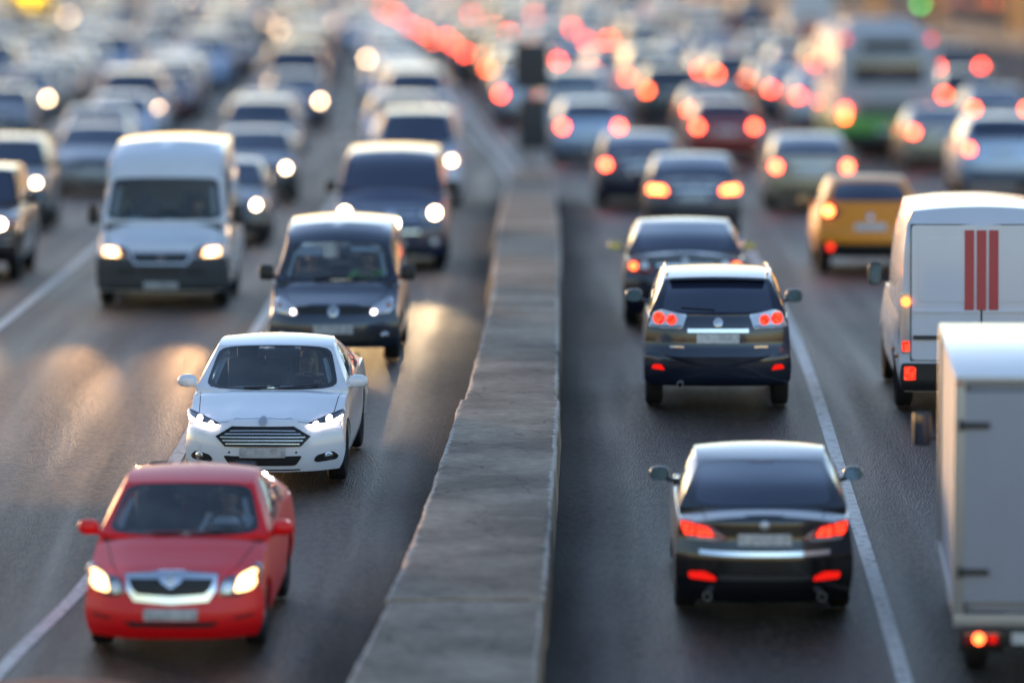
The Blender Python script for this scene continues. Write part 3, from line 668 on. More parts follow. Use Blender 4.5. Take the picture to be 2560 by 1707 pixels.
# ------------------------------------------------------------------ seated people: one skinned body each, hair and clothes as children
def person(label, car, x, y, zhip, shirt, reach=None, lean=.0, hat=None, look=0., long=False):
    """a seated figure; reach = the two points its hands hold (car coordinates), else the hands rest on the lap"""
    root = car.root; o3 = lambda v: Vector(v)
    hip = o3((x, y, zhip)); chest = hip+o3((0, .09+lean, .40)); neck = chest+o3((0, -.01, .15)); hd = neck+o3((look*.02, -.025, .115))
    V = []; E = []; Rr = []
    def a(p, r, par=None):
        V.append(tuple(p)); Rr.append(r); i = len(V)-1
        if par is not None: E.append((par, i))
        return i
    ih = a(hip, (.15, .12)); i1 = a(hip+o3((0, .03, .18)), (.145, .11), ih); i2 = a(chest, (.165, .115), i1); i3 = a(chest+o3((0, 0, .07)), (.12, .085), i2); i4 = a(neck, (.052, .056), i3)
    i5 = a(neck+o3((0, -.012, .055)), (.06, .068), i4); i6 = a(hd, (.078, .096), i5); a(hd+o3((0, .0, .085)), (.062, .075), i6)
    a(hd+o3((look*.05, -.112, -.005)), (.011, .013), i6)
    for sg in (1, -1): a(hd+o3((sg*.086, .012, .0)), (.012, .022), i6)
    for k, sg in enumerate((1, -1)):
        sh = chest+o3((sg*.185, .0, .06)); tgt = Vector(reach[k]) if reach else hip+o3((sg*.12, -.30, .10))
        mid = (sh+tgt)/2; el = mid+o3((sg*.09, .03, -.14))
        j0 = a(sh, (.062, .062), i3); j1 = a(el, (.045, .045), j0); dr = (tgt-el); wr = tgt-dr.normalized()*.085
        j2 = a(wr, (.028, .026), j1); dn = dr.normalized(); ac = dn.cross(Vector((0, 0, 1))).normalized(); pl = a(tgt-dn*.02, (.034, .018), j2)
        for q, (u, ln) in enumerate([(-.032, .068), (-.011, .078), (.011, .074), (.031, .058)]):
            b0 = a(tgt+ac*u+dn*.018, (.0095, .0095), pl); b1 = a(tgt+ac*u+dn*(.018+ln*.45)+o3((0, 0, -.012)), (.0085, .0085), b0); a(tgt+ac*u+dn*(.012+ln*.55)+o3((0, 0, -.045)), (.0075, .0075), b1)
        t0 = a(wr+dn*.04+ac*(-.045*sg), (.011, .011), j2); a(wr+dn*.085+ac*(-.058*sg)+o3((0, 0, -.012)), (.009, .009), t0)
        kn = hip+o3((sg*.16, -.44, .03)); an = kn+o3((0, -.22, -.34)); 
        k0 = a(hip+o3((sg*.09, -.03, -.02)), (.09, .085), ih); k1 = a(kn, (.065, .065), k0); k2 = a(an, (.042, .045), k1); a(an+o3((0, -.17, -.04)), (.035, .03), k2)
    def skinned(name, V, E, R, mat, par=None):
        me = bpy.data.meshes.new(name); me.from_pydata([car.sh(v) for v in V], E, []); ob = link(bpy.data.objects.new(name, me), par)
        md = ob.modifiers.new('skin', 'SKIN'); md.use_smooth_shade = True; md.branch_smoothing = .4
        for i, sv_ in enumerate(me.skin_vertices[0].data): sv_.radius = R[i]; sv_.use_root = (i == 0)
        ob.modifiers.new('sub', 'SUBSURF').levels = 1; ob.modifiers['sub'].render_levels = 1
        me.materials.append(mat); return ob
    ob = skinned('person', V, E, Rr, skin_m)
    ob.matrix_world = root.matrix_basis.copy()
    tag(ob, label, 'person')
    # clothes: a slightly fuller skin over trunk, arms and legs
    tv = []; te = []; tr = []
    keep = [ih, i1, i2, i3]
    mp = {}
    for i in keep: mp[i] = len(tv); tv.append(V[i]); tr.append(tuple(q+.045 for q in Rr[i]))
    mp_e = [(ih, i1), (i1, i2), (i2, i3)]; te = [(mp[p], mp[q]) for p, q in mp_e]
    arms = [e for e in E if e[0] == i3 and e[1] != i4]
    for e in arms:
        j0 = e[1]; j1 = [q for p, q in E if p == j0][0]; j2 = [q for p, q in E if p == j1][0]
        b = len(tv); tv += [V[j0], V[j1], tuple(Vector(V[j1]).lerp(Vector(V[j2]), .8))]; tr += [(.074, .074), (.056, .056), (.04, .04)]
        te += [(mp[i3], b), (b, b+1), (b+1, b+2)]
    sh_o = skinned('shirt', tv, te, tr, shirt, ob)
    hb = MB().ellipsoid(car.sh(hd+o3((0, .040, .055))), (.092, .100, .088), 2.2)
    if long: hb.ellipsoid(car.sh(hd+o3((.07, .03, -.09))), (.04, .06, .17), 2.4).ellipsoid(car.sh(hd+o3((-.07, .03, -.09))), (.04, .06, .17), 2.4).ellipsoid(car.sh(hd+o3((0, .075, -.08))), (.10, .04, .17), 2.4)
    build('hair', hb, hat or hair_m, ob, 60)
    fc = MB()
    for sg in (1, -1): build('eye', MB().ellipsoid(car.sh(hd+o3((sg*.033, -.092, .018))), (.013, .008, .008)), frit_m, ob, 60)
    build('mouth', MB().ellipsoid(car.sh(hd+o3((0, -.088, -.058))), (.026, .008, .006)), P('lips', (.25, .09, .08), .5), ob, 60)
    return ob
# ------------------------------------------------------------------ the nearer vehicles, each with its own shape
def lights(c, name, poly, mat, end='F', lamps=(), off=.01, dish=.015, label=None):
    for sg in (1, -1):
        o = c.drape(name, poly if sg > 0 else mir(poly), mat, end, off, .04, dish=dish)
        for (ln, lp, lm, lo) in lamps: c.drape(ln, lp if sg > 0 else mir(lp), lm, end, off+lo+dish-.006, .02, parent=o, seg=.04)
def emblem(c, x, z, r, mat, end='F', off=.03): return c.drape('emblem', disc(x, z, r), mat, end, off, .05, seg=.05, dish=.01)
W0 = lambda a, t0, t1, b=None: [(-a, t0), (a, t0), (b or a, t1), (-(b or a), t1)]
SEDAN_SIDES = [[(.13, .10), (.44, .10), (.43, .90), (.16, .90)], [(.50, .10), (.80, .10), (.80, .88), (.50, .90)]]
VAN_SIDE = [[(.05, .08), (.24, .08), (.24, .86), (.10, .86)]]

# --- red liftback nearest the camera
red_p = paint('red_paint', (.95, .006, .008), 0, .45, .0, .22)
c = Car('red_liftback', 4.57, 1.77, .20, .315, .90, 3.48,
        [(0, .72), (.5, .84), (1.2, .93), (2.5, .95), (4.0, .98), (4.57, .95)], [(0, .80), (.3, .88), (1.2, 1.01), (2.5, 1.0), (3.7, 1.06), (4.3, 1.08), (4.57, 1.02)],
        (.36, 2.8), [(.2, .07), (.32, .01), (.45, 0), (.55, .03), (.7, .06), (.84, .13), (.95, .3)], (.28, 3), [(.2, .1), (.4, .02), (.7, 0), (1.05, .12)],
        [(0, .835, 1.18, 1.0, .27, .0), (1, .64, 1.98, 1.395, .09, .03)], [(0, .815, 4.2, 1.04, .2, 0), (1, .57, 3.2, 1.39, .1, .03)], opened=True,
        crease=lambda x, y: .014*math.exp(-((abs(x)-.40-.12*y)/.05)**2)*clamp(1.3-y, 0, 1))
c.body(red_p); c.cabin(red_p, cabin_glass, W0(.90, .03, .965, .94), SEDAN_SIDES, W0(.90, .08, .92)); c.wheels(); c.mirrors(red_p, 1.62, 1.0, .86, (.105, .07, .075)); c.wiper()
c.place(-3.25, 62.3, True, .045); c.interior(); c.inside_mirror(); red_car = c
tag(c.root, 'red liftback with chrome-framed grille and both headlights lit, nearest car beside the divider', 'car')
go = [(-.45, .825), (-.12, .855), (.12, .855), (.45, .825), (.435, .68), (.36, .575), (0, .55), (-.36, .575), (-.435, .68)]
gi = [(-.41, .785), (-.12, .79), (.12, .79), (.41, .785), (.385, .70), (.33, .645), (0, .625), (-.33, .645), (-.385, .70)]
g = c.drape('grille', go, black_pl, off=.01); c.frame('grille_surround', go, gi, chrome, off=.028, parent=g)
for k in range(4): c.bar('grille_bar', -.35, .35, .665+.028*k, .008, trim_pl, off=.02, parent=g)
c.drape('grille_badge_plate', [(-.13, .86), (.13, .86), (.10, .76), (0, .70), (-.10, .76)], chrome, off=.04, parent=g); emblem(c, 0, .795, .052, clear_lens, off=.06)
lights(c, 'headlight', rounded([(.455, .62), (.485, .775), (.66, .82), (.83, .895), (.865, .80), (.82, .67), (.64, .60)], .05), dark_chrome, lamps=[
    ('reflector', rounded([(.60, .64), (.64, .80), (.80, .86), (.83, .77), (.78, .66)], .05), head_glow, .008), ('lamp', disc(.70, .735, .052), head_white, .016), ('indicator', rounded([(.795, .80), (.85, .85), (.855, .79), (.81, .72)], .02), amber_lens, .012), ('side_reflector', disc(.545, .695, .055), clear_lens, .012)])
c.drape('number_plate', rect(-.26, .26, .395, .507, .01), plate_f, off=.03)
c.drape('bumper_intake', rounded([(-.46, .375), (.46, .375), (.40, .325), (-.40, .325)], .02), black_pl, off=.008)
for sg in (1, -1): c.drape('fog_slot', (lambda p: p if sg > 0 else mir(p))(rounded([(.60, .385), (.78, .405), (.78, .425), (.60, .405)], .01)), black_pl, off=.008)
c.seam('bonnet_gap', [(-.52, .02), (-.62, .35), (-.70, .85), (-.72, 1.12)]); c.seam('bonnet_gap', [(.52, .02), (.62, .35), (.70, .85), (.72, 1.12)])
build('aerial', MB().tube([c.sh((-.0, 3.05, 1.44)), c.sh((-.0, 3.12, 1.62))], [.006, .003], 6), black_pl, c.root)
build('hanging_ornament', MB().ellipsoid(c.sh((-.03, 1.95, 1.18)), (.016, .012, .05), 3), red_lens, c.root)
c.lamp_light(.70, .735, 160)
shirt_b = P('pale_blue_shirt', (.72, .80, .86), .8)
person('driver in a pale blue shirt holding the steering wheel of the red liftback', c, .36, 2.35, .52, shirt_b, (c.steer+Vector((.17, c.L/2-.01, .03)), c.steer+Vector((-.16, c.L/2-.01, .05))))

# --- white sedan
white_p = paint('white_paint', (.78, .79, .81), 0, .3, .05)
c = Car('white_sedan', 4.87, 1.85, .20, .335, .95, 3.80,
        [(0, .66), (.35, .78), (1.2, .925), (2.5, .955), (4.0, 1.0), (4.87, .98)], [(0, .775), (.3, .85), (1.3, .99), (2.5, .99), (3.9, 1.06), (4.6, 1.08), (4.87, 1.03)],
        (.46, 2.6), [(.2, .05), (.30, .015), (.45, 0), (.6, .02), (.72, .08), (.82, .2), (.95, .4)], (.3, 3), [(.2, .1), (.35, .02), (.6, 0), (.9, .03), (1.08, .1)],
        [(0, .875, 1.22, .975, .31, .0), (1, .665, 2.05, 1.395, .10, .035)], [(0, .85, 4.3, 1.04, .2, 0), (1, .57, 3.3, 1.385, .1, .035)], opened=True,
        crease=lambda x, y: .016*math.exp(-((abs(x)-.30-.10*y)/.035)**2)*clamp(1.35-y, 0, 1)+.02*math.exp(-((abs(x)-.66-.05*y)/.07)**2)*clamp(1.5-y, 0, 1))
c.body(white_p); c.cabin(white_p, cabin_glass, W0(.875, .03, .96, .945), SEDAN_SIDES, W0(.90, .08, .92)); c.wheels(); c.mirrors(white_p, 1.62, 1.02, .87, (.115, .08, .075), 2.3); c.wiper()
c.place(-2.78, 72.9, True, .038); c.interior(); c.inside_mirror()
tag(c.root, 'white sedan with wide hexagonal chrome-barred grille and bright headlights behind the red liftback', 'car')
hx = [(-.35, .715), (.35, .715), (.54, .60), (.43, .492), (-.43, .492), (-.54, .60)]
g = c.drape('grille', hx, black_pl, off=.008); c.frame('grille_surround', hx, [(x*.955, .603+(z-.603)*.92) for x, z in hx], black_pl, off=.022, parent=g)
for k, (z, w) in enumerate([(.675, .37), (.64, .43), (.603, .48), (.566, .455), (.53, .42)]): c.bar('grille_bar', -w, w, z, .010, clear_lens, off=.026, parent=g, bow=-.008)
lights(c, 'headlight', rounded([(.485, .735), (.565, .675), (.80, .712), (.885, .755), (.90, .81), (.885, .855), (.76, .825), (.58, .768)], .02), frit_m, off=.008, lamps=[
    ('reflector', rounded([(.52, .735), (.58, .695), (.80, .73), (.87, .77), (.875, .83), (.77, .81), (.59, .755)], .02), dark_chrome, .004),
    ('lamp', disc(.735, .775, .036), head_xenon, .014), ('lamp', disc(.595, .728, .032), head_xenon, .014),
    ('running_light', rounded([(.50, .728), (.57, .683), (.80, .716), (.87, .75), (.885, .80), (.868, .80), (.855, .762), (.795, .735), (.575, .706)], .006), head_xenon, .012)])
c.drape('number_plate', rect(-.26, .26, .37, .482, .01), plate_f, off=.035)
c.drape('lower_intake', rounded([(-.45, .385), (.45, .385), (.375, .275), (-.375, .275)], .03), black_pl, off=.006)
c.bar('splitter_slot', -.42, .42, .225, .014, black_pl, off=.014)
for sg in (1, -1):
    f = rounded([(.57, .33), (.61, .385), (.78, .415), (.845, .355), (.82, .315), (.60, .30)], .03)
    o = c.drape('fog_recess', f if sg > 0 else mir(f), black_pl, off=.006)
    c.drape('fog_lamp', disc(sg*.735, .36, .047), chrome, off=.014, parent=o, dish=.015); c.drape('fog_glass', disc(sg*.735, .36, .036), dark_chrome, off=.02, parent=o, dish=.02)
    wz = rounded([(.66, .60), (.72, .60), (.725, .655), (.665, .655)], .012)
    c.drape('washer_cover', wz if sg > 0 else mir(wz), white_p, off=.004, depth=.01)
    c.drape('parking_sensor', disc(sg*.38, .425, .013, 10), trim_pl, off=.004)
emblem(c, 0, .775, .045, P('silver_badge', (.45, .47, .52), .4, .5))
c.seam('bonnet_gap', [(-.50, -.0), (-.42, -.0), (-.25, .05), (0, .06), (.25, .05), (.42, 0), (.50, 0)], .008)
for sg in (1, -1): c.seam('bonnet_gap', [(sg*.76, .22), (sg*.775, .5), (sg*.79, .95), (sg*.80, 1.15)], .008)
c.lamp_light(.66, .75, 20, (.95, .92, 1))
coat_m = P('dark_coat', (.05, .05, .06), .8)
person('driver with fair hair, one hand on the wheel inside the white sedan', c, .36, 2.38, .52, P('charcoal_jacket', (.035, .035, .04), .8), (c.steer+Vector((.14, c.L/2-.01, .08)), c.steer+Vector((-.08, c.L/2-.02, .165))), hat=P('fair_hair', (.26, .16, .07), .6), long=True)

# --- dark blue compact van behind the white sedan
navy_p = paint('slate_blue_paint', (.020, .030, .050), .35, .3, .05)
c = Car('compact_van', 4.41, 1.79, .21, .32, .85, 3.53,
        [(0, .70), (.4, .86), (.9, 1.0), (2.2, 1.05), (4.41, 1.08)], [(0, .78), (.3, .88), (.88, 1.055), (2.2, 1.06), (4.41, 1.1)],
        (.36, 2.8), [(.2, .06), (.32, .0), (.5, 0), (.62, .03), (.78, .1), (.92, .24)], (.14, 4), [(.2, .06), (.4, .0), (1.1, .03)],
        [(0, .835, .84, 1.045, .24, 0), (.75, .70, 1.56, 1.56, .12, .03), (.86, .70, 1.72, 1.63, .12, .05), (1, .67, 2.1, 1.715, .1, .06)], [(0, .84, 4.3, 1.06, .06, 0), (1, .70, 4.22, 1.735, .06, .05)], opened=True, arch=.03)
c.body(navy_p); c.cabin(navy_p, cabin_glass, W0(.935, .03, .70), [[(.06, .07), (.29, .07), (.27, .82), (.11, .82)], [(.36, .07), (.62, .07), (.62, .82), (.36, .82)]], W0(.85, .1, .85), wp=10); c.wheels(steel_rim); c.mirrors(black_pl, 1.2, 1.12, .86, (.10, .07, .105), 4.5); c.wiper()
c.place(-2.38, 86.4, True, .02); c.interior(bench=False, wheel_x=.38)
tag(c.root, 'dark slate-blue compact van with thin grille and raised sun visors behind the white sedan', 'van')
g = c.drape('grille', rounded([(-.50, .765), (.50, .765), (.485, .665), (-.485, .665)], .02), black_pl, off=.008)
for z in (.69, .725, .75): c.bar('grille_bar', -.48, .48, z, .009, trim_pl, off=.022, parent=g)
emblem(c, 0, .705, .074, P('badge_rim', (.7, .7, .72), .2, 1.0), off=.03); c.drape('emblem_face', disc(0, .705, .060), P('badge_face', (.36, .40, .42), .3, .3), off=.045, dish=.01)
lights(c, 'headlight', rounded([(.485, .655), (.515, .755), (.62, .83), (.765, .885), (.80, .835), (.805, .735), (.765, .68), (.565, .64)], .03), clear_lens, lamps=[
    ('reflector', rounded([(.60, .70), (.65, .80), (.765, .85), (.785, .74), (.74, .69)], .03), clear_lens, .012), ('lamp', disc(.545, .692, .030), head_xenon, .014), ('indicator', disc(.735, .77, .03), amber_lens, .016)])
c.drape('number_plate', rect(-.265, .265, .40, .52, .01), plate_f, off=.03)
o = c.drape('lower_intake', rounded([(-.66, .40), (.66, .40), (.60, .275), (-.60, .275)], .03), black_pl, off=.008)
for z in (.30, .335, .37): c.bar('intake_bar', -.55, .55, z, .008, trim_pl, off=.018, parent=o)
for sg in (1, -1): o = c.drape('fog_lamp', disc(sg*.69, .372, .046), chrome, off=.012, dish=.012); c.drape('fog_glass', disc(sg*.69, .372, .036), dark_chrome, off=.018, parent=o, dish=.015)
for sg in (1, -1): c.seam('bonnet_gap', [(sg*.56, .03), (sg*.64, .3), (sg*.74, .75)], .009)
vis = P('sun_visor', (.55, .60, .60), .7)
build('sun_visor', MB().add([c.off(c.PW, i, t, -.05) for i, t in rounded([(-.80, .50), (-.30, .50), (-.30, .66), (-.80, .66)], .04)], [tuple(range(16))]), vis, c.root, recalc=False)
build('sun_visor', MB().add([c.off(c.PW, i, t, -.05) for i, t in rounded([(.25, .57), (.78, .57), (.78, .66), (.25, .66)], .03)], [tuple(range(16))]), vis, c.root, recalc=False)
person('driver with bright green sleeves at the wheel of the slate-blue compact van', c, .38, 1.98, .62, P('green_sleeves', (.05, .55, .06), .6), (c.steer+Vector((.18, c.L/2, .02)), c.steer+Vector((-.18, c.L/2, .02))))
person('passenger in dark clothes beside the driver of the slate-blue compact van', c, -.38, 1.98, .62, coat_m)

# --- white high-roof van in the second lane
wv_p = paint('van_white_paint', (.72, .74, .76), 0, .38, .10)
c = Car('high_roof_van', 5.40, 2.02, .24, .345, .95, 3.95,
        [(0, .86), (.3, .96), (.8, 1.18), (2.2, 1.25), (5.40, 1.27)], [(0, .96), (.25, 1.06), (.8, 1.27), (2.2, 1.27), (5.40, 1.28)],
        (.30, 3.2), [(.2, .07), (.34, .0), (.6, 0), (.75, .03), (.9, .10), (1.05, .22)], (.08, 5), [(.2, .05), (.4, .0), (1.3, .02)],
        [(0, .955, .74, 1.265, .2, 0), (.5, .875, 1.27, 1.93, .13, .02), (.58, .89, 1.31, 2.03, .13, .02), (.66, .885, 1.42, 2.15, .14, .03), (1, .80, 2.25, 2.40, .16, .07)],
        [(0, .965, 5.30, 1.26, .04, 0), (1, .82, 5.24, 2.40, .04, .07)], opened=True, arch=.02, bulge=.06, wt=.22)
c.body(wv_p); c.cabin(wv_p, cabin_glass, W0(.925, .02, .475), VAN_SIDE, None, wp=12); c.wheels(steel_rim); c.mirrors(black_pl, 1.15, 1.33, 1.02, (.085, .06, .15), 4.5)
c.place(-5.32, 97.9, True, .008); c.interior(bench=False, wheel_x=.45, dash_z=1.24); c.wiper()
tag(c.root, 'white high-roof delivery van with black bumper and yellowish lit headlights in the second oncoming lane', 'van')
bp_ = c.drape('bumper', rounded([(-.985, .26), (.985, .26), (1.0, .50), (.995, .765), (.50, .765), (.42, .66), (-.42, .66), (-.50, .765), (-.995, .765), (-1.0, .50)], .05), trim_pl, off=.02, depth=.06, seg=.05)
for x0, x1, z0, z1 in ((-.30, .30, .50, .60), (-.66, -.38, .50, .60), (.38, .66, .50, .60)): c.drape('bumper_slot', rect(x0, x1, z0, z1, .02), black_pl, off=.024, parent=bp_)
gp = [(-.45, .825), (.45, .825), (.39, .675), (-.39, .675)]
g = c.drape('grille', rounded(gp, .03), black_pl, off=.024); c.frame('grille_surround', [(-.47, .85), (.47, .85), (.405, .655), (-.405, .655)], [(-.44, .822), (.44, .822), (.385, .678), (-.385, .678)], clear_lens, off=.036, parent=g)
for z in (.71, .75, .79): c.bar('grille_bar', -.40, .40, z, .012, trim_pl, off=.032, parent=g)
emblem(c, 0, .755, .065, P('rusty_badge', (.16, .12, .12), .4, .3), off=.05)
lights(c, 'headlight', rounded([(.46, .745), (.50, .875), (.58, .918), (.90, .928), (.925, .775)], .04), dark_chrome, off=.026, lamps=[('reflector', rounded([(.62, .77), (.66, .905), (.89, .915), (.90, .80), (.86, .775)], .04), head_glow, .010), ('lamp', rounded([(.69, .79), (.72, .885), (.85, .90), (.83, .85), (.79, .79)], .04), head_warm, .016), ('indicator', disc(.575, .82, .045), amber_lens, .012)])
c.drape('number_plate', rect(-.26, .26, .275, .385, .01), plate_f, off=.045)
for sg in (1, -1): c.seam('bonnet_gap', [(sg*.84, .10), (sg*.86, .35), (sg*.88, .68)], .01)
paper = P('teal_paper', (.20, .50, .58), .7)
for x0, y0, wx, wy in ((-.72, 1.02, .26, .2), (-.42, 1.08, .34, .18), (.08, 1.08, .22, .14)): build('paper_on_dashboard', MB().box(c.sh((x0, y0+.05, 1.285)), (wx, wy, .07), .02), paper, c.root)
c.lamp_light(.76, .85, 420, (1, .60, .26))
person('driver in a dark teal jacket at the wheel of the white high-roof van', c, .45, 1.95, .80, P('teal_jacket', (.03, .12, .13), .8), (c.steer+Vector((.18, c.L/2, .0)), c.steer+Vector((-.18, c.L/2, .0))))

# --- dark blue passenger van behind the compact van
blue_p = paint('deep_blue_paint', (.014, .024, .070), .3, .3, .05)
c = Car('passenger_van', 4.9, 1.90, .23, .345, .95, 3.95,
        [(0, .90), (.4, 1.06), (.9, 1.2), (2.2, 1.26), (4.9, 1.28)], [(0, .98), (.3, 1.10), (.9, 1.33), (2.2, 1.3), (4.9, 1.3)],
        (.34, 3), [(.2, .06), (.34, .0), (.6, 0), (.8, .03), (1.0, .1), (1.15, .2)], (.1, 5), [(.2, .05), (.4, .0), (1.3, .02)],
        [(0, .885, .86, 1.315, .22, 0), (.8, .76, 1.58, 1.82, .12, .02), (1, .72, 1.9, 1.90, .1, .05)], [(0, .88, 4.8, 1.28, .05, 0), (1, .74, 4.7, 1.91, .05, .05)], opened=False, arch=.03)
c.body(blue_p); c.cabin(blue_p, dark_glass, W0(.93, .04, .76), [[(.06, .07), (.26, .07), (.25, .8), (.11, .8)], [(.31, .07), (.62, .07), (.62, .8), (.31, .8)], [(.67, .07), (.94, .07), (.93, .8), (.67, .8)]], W0(.85, .1, .85)); c.wheels(); c.mirrors(black_pl, 1.2, 1.33, .93, (.10, .06, .10), 4)
c.place(-2.04, 108.0, True, .012)
tag(c.root, 'deep blue passenger van with chrome grille bars and lit headlights behind the compact van', 'van')
g = c.drape('grille', rounded([(-.47, 1.0), (.47, 1.0), (.45, .86), (-.45, .86)], .02), black_pl, off=.008)
for z in (.885, .965): c.bar('grille_bar', -.46, .46, z, .03, chrome, off=.026, parent=g)
c.drape('lower_grille', rounded([(-.55, .68), (.55, .68), (.5, .58), (-.5, .58)], .02), black_pl, off=.01); c.bar('chrome_strip', -.50, .50, .64, .03, chrome, off=.024)
emblem(c, 0, .925, .085, chrome, off=.03)
lights(c, 'headlight', rounded([(.47, .875), (.49, 1.01), (.66, 1.085), (.89, 1.10), (.90, .88), (.77, .84)], .04), dark_chrome, lamps=[('lamp', disc(.755, .955, .085), head_far, .012), ('reflector', disc(.58, .95, .05), clear_lens, .012)])
c.drape('number_plate', rect(-.26, .26, .40, .51, .01), plate_f, off=.03)
for sg in (1, -1): c.drape('fog_lamp', disc(sg*.76, .455, .06), clear_lens, off=.014, dish=.01)
c.drape('lower_intake', rounded([(-.6, .39), (.6, .39), (.55, .28), (-.55, .28)], .03), black_pl, off=.008)
c.lamp_light(.75, .955, 420, (1, .80, .45))

# --- black off-roader cut by the left edge of the view
blk_p = paint('black_paint', (.006, .0065, .009), .0, .25, .006)
c = Car('black_off_roader', 4.75, 1.92, .30, .37, .92, 3.7,
        [(0, .98), (.4, 1.06), (1.2, 1.12), (2.5, 1.15), (4.75, 1.18)], [(0, 1.05), (.3, 1.12), (1.2, 1.2), (2.5, 1.2), (4.75, 1.22)],
        (.30, 3.2), [(.3, .06), (.45, 0), (.8, .0), (1.0, .06), (1.15, .15)], (.16, 4), [(.3, .06), (.5, 0), (1.2, .04)],
        [(0, .87, 1.35, 1.19, .2, 0), (1, .72, 2.0, 1.74, .1, .03)], [(0, .84, 4.5, 1.2, .1, 0), (1, .72, 4.25, 1.72, .06, .03)], arch=.04)
c.body(blk_p); c.cabin(blk_p, dark_glass, W0(.92, .05, .94), [[(.08, .08), (.38, .08), (.38, .88), (.14, .88)], [(.43, .08), (.70, .08), (.70, .88), (.43, .88)], [(.75, .08), (.93, .08), (.91, .88), (.75, .88)]], W0(.88, .1, .9)); c.wheels(); c.mirrors(black_pl, 1.6, 1.25, .92, (.11, .06, .085), 3.5)
c.place(-8.98, 104.8, True, .005)
tag(c.root, 'black off-roader half cut off at the left edge with lit white headlight', 'car')
lights(c, 'headlight', rounded([(.52, .84), (.52, 1.0), (.90, 1.0), (.92, .84)], .03), dark_chrome, lamps=[('lamp', disc(.66, .92, .075), head_far, .012), ('indicator', rect(.80, .90, .85, .97, .02), amber_lens, .012)])
g = c.drape('grille', rect(-.48, .48, .84, 1.0, .02), black_pl, off=.01)
for z in (.88, .92, .96): c.bar('grille_bar', -.46, .46, z, .012, chrome, off=.024, parent=g)
for z in (.74, .62): c.bar('bumper_strip', -.86, .86, z, .03, clear_lens, off=.02)
c.drape('number_plate', rect(-.26, .26, .50, .61, .01), plate_f, off=.03); c.lamp_light(.66, .92, 380, (1, .7, .36))

# --- black sedan, nearest car driving away
c = Car('black_sedan', 4.74, 1.815, .20, .33, .94, 3.71,
        [(0, .70), (.4, .82), (1.2, .92), (2.5, .95), (3.7, 1.0), (4.3, 1.0), (4.74, .96)], [(0, .78), (.3, .86), (1.3, .99), (2.5, 1.0), (3.9, 1.07), (4.45, 1.095), (4.74, 1.065)],
        (.38, 2.8), [(.2, .06), (.35, 0), (.6, .03), (.8, .15)], (.30, 3.0), [(.2, .12), (.32, .03), (.48, 0), (.70, .0), (.80, .05), (1.0, .06), (1.08, .10)],
        [(0, .79, 1.2, .98, .26, 0), (1, .64, 2.0, 1.40, .1, .03)], [(0, .845, 4.22, 1.055, .24, .015), (.5, .735, 3.86, 1.25, .18, .02), (1, .63, 3.28, 1.40, .12, .035)], arch=.045)
c.body(blk_p); c.cabin(blk_p, dark_glass, W0(.93, .04, .95), [[(.12, .10), (.42, .10), (.41, .90), (.16, .90)], [(.47, .10), (.74, .10), (.74, .88), (.47, .90)]], W0(.83, .06, .93, .93)); c.wheels(); c.mirrors(blk_p, 1.62, 1.0, .90, (.105, .06, .075), 2.6)
c.place(2.52, 64.3, False, .01)
tag(c.root, 'black sedan with glowing red tail lights and chrome boot strip, nearest car driving away', 'car')
lights(c, 'tail_light', rounded([(.36, .835), (.44, .90), (.55, .975), (.70, 1.0), (.845, 1.02), (.83, .93), (.785, .835), (.66, .82), (.48, .815)], .025), red_lens, 'R', lamps=[
    ('lamp', rounded([(.50, .865), (.56, .955), (.685, .975), (.685, .865)], .02), tail_lit, .012), ('lamp', rounded([(.70, .87), (.70, .985), (.83, 1.0), (.81, .90), (.785, .87)], .02), tail_lit, .012), ('clear_strip', rounded([(.40, .835), (.49, .858), (.78, .858), (.77, .832), (.66, .826), (.48, .822)], .01), clear_lens, .010)])
c.drape('plate_recess', rounded([(-.36, .93), (.36, .93), (.33, .755), (-.33, .755)], .04), blk_p, 'R', off=-.004, depth=.02)
c.drape('number_plate', rect(-.265, .265, .785, .897, .01), plate_m, 'R', off=.02)
c.bar('chrome_strip', -.65, .65, .705, .045, chrome, 'R', off=.02, bow=.012); emblem(c, 0, .985, .05, clear_lens, 'R', .02)
for sg in (1, -1):
    p = rounded([(.48, .43), (.75, .44), (.76, .505), (.60, .52), (.49, .47)], .025); c.drape('rear_reflector', p if sg > 0 else mir(p), tail_dim, 'R', off=.01)  # no lamp: the reflector's red glow is painted as emission
    o = build('exhaust_pipe', MB().lathe([(0, .04), (.12, .045), (.12, .037), (.0, .033)], c.sh((sg*.57, 4.60, .275)), 'y', 16), chrome, c.root)
c.bar('bumper_line', -.45, .45, .465, .05, trim_pl, 'R', off=.01); c.seam('boot_gap', [(-.64, 4.2), (-.60, 4.5), (-.58, 4.7)]); c.seam('boot_gap', [(.64, 4.2), (.60, 4.5), (.58, 4.7)])
g = c.pane('high_brake_light', c.PR, [(-.2, .92), (.2, .92), (.2, .955), (-.2, .955)], P('dark_red_lens', (.12, .02, .03), .2, 0, 1), 8, 4, .008)
lights(c, 'headlight', rounded([(.5, .66), (.55, .76), (.85, .84), (.86, .74), (.7, .64)], .03), dark_chrome); c.drape('grille', rect(-.4, .4, .5, .68, .03), black_pl)

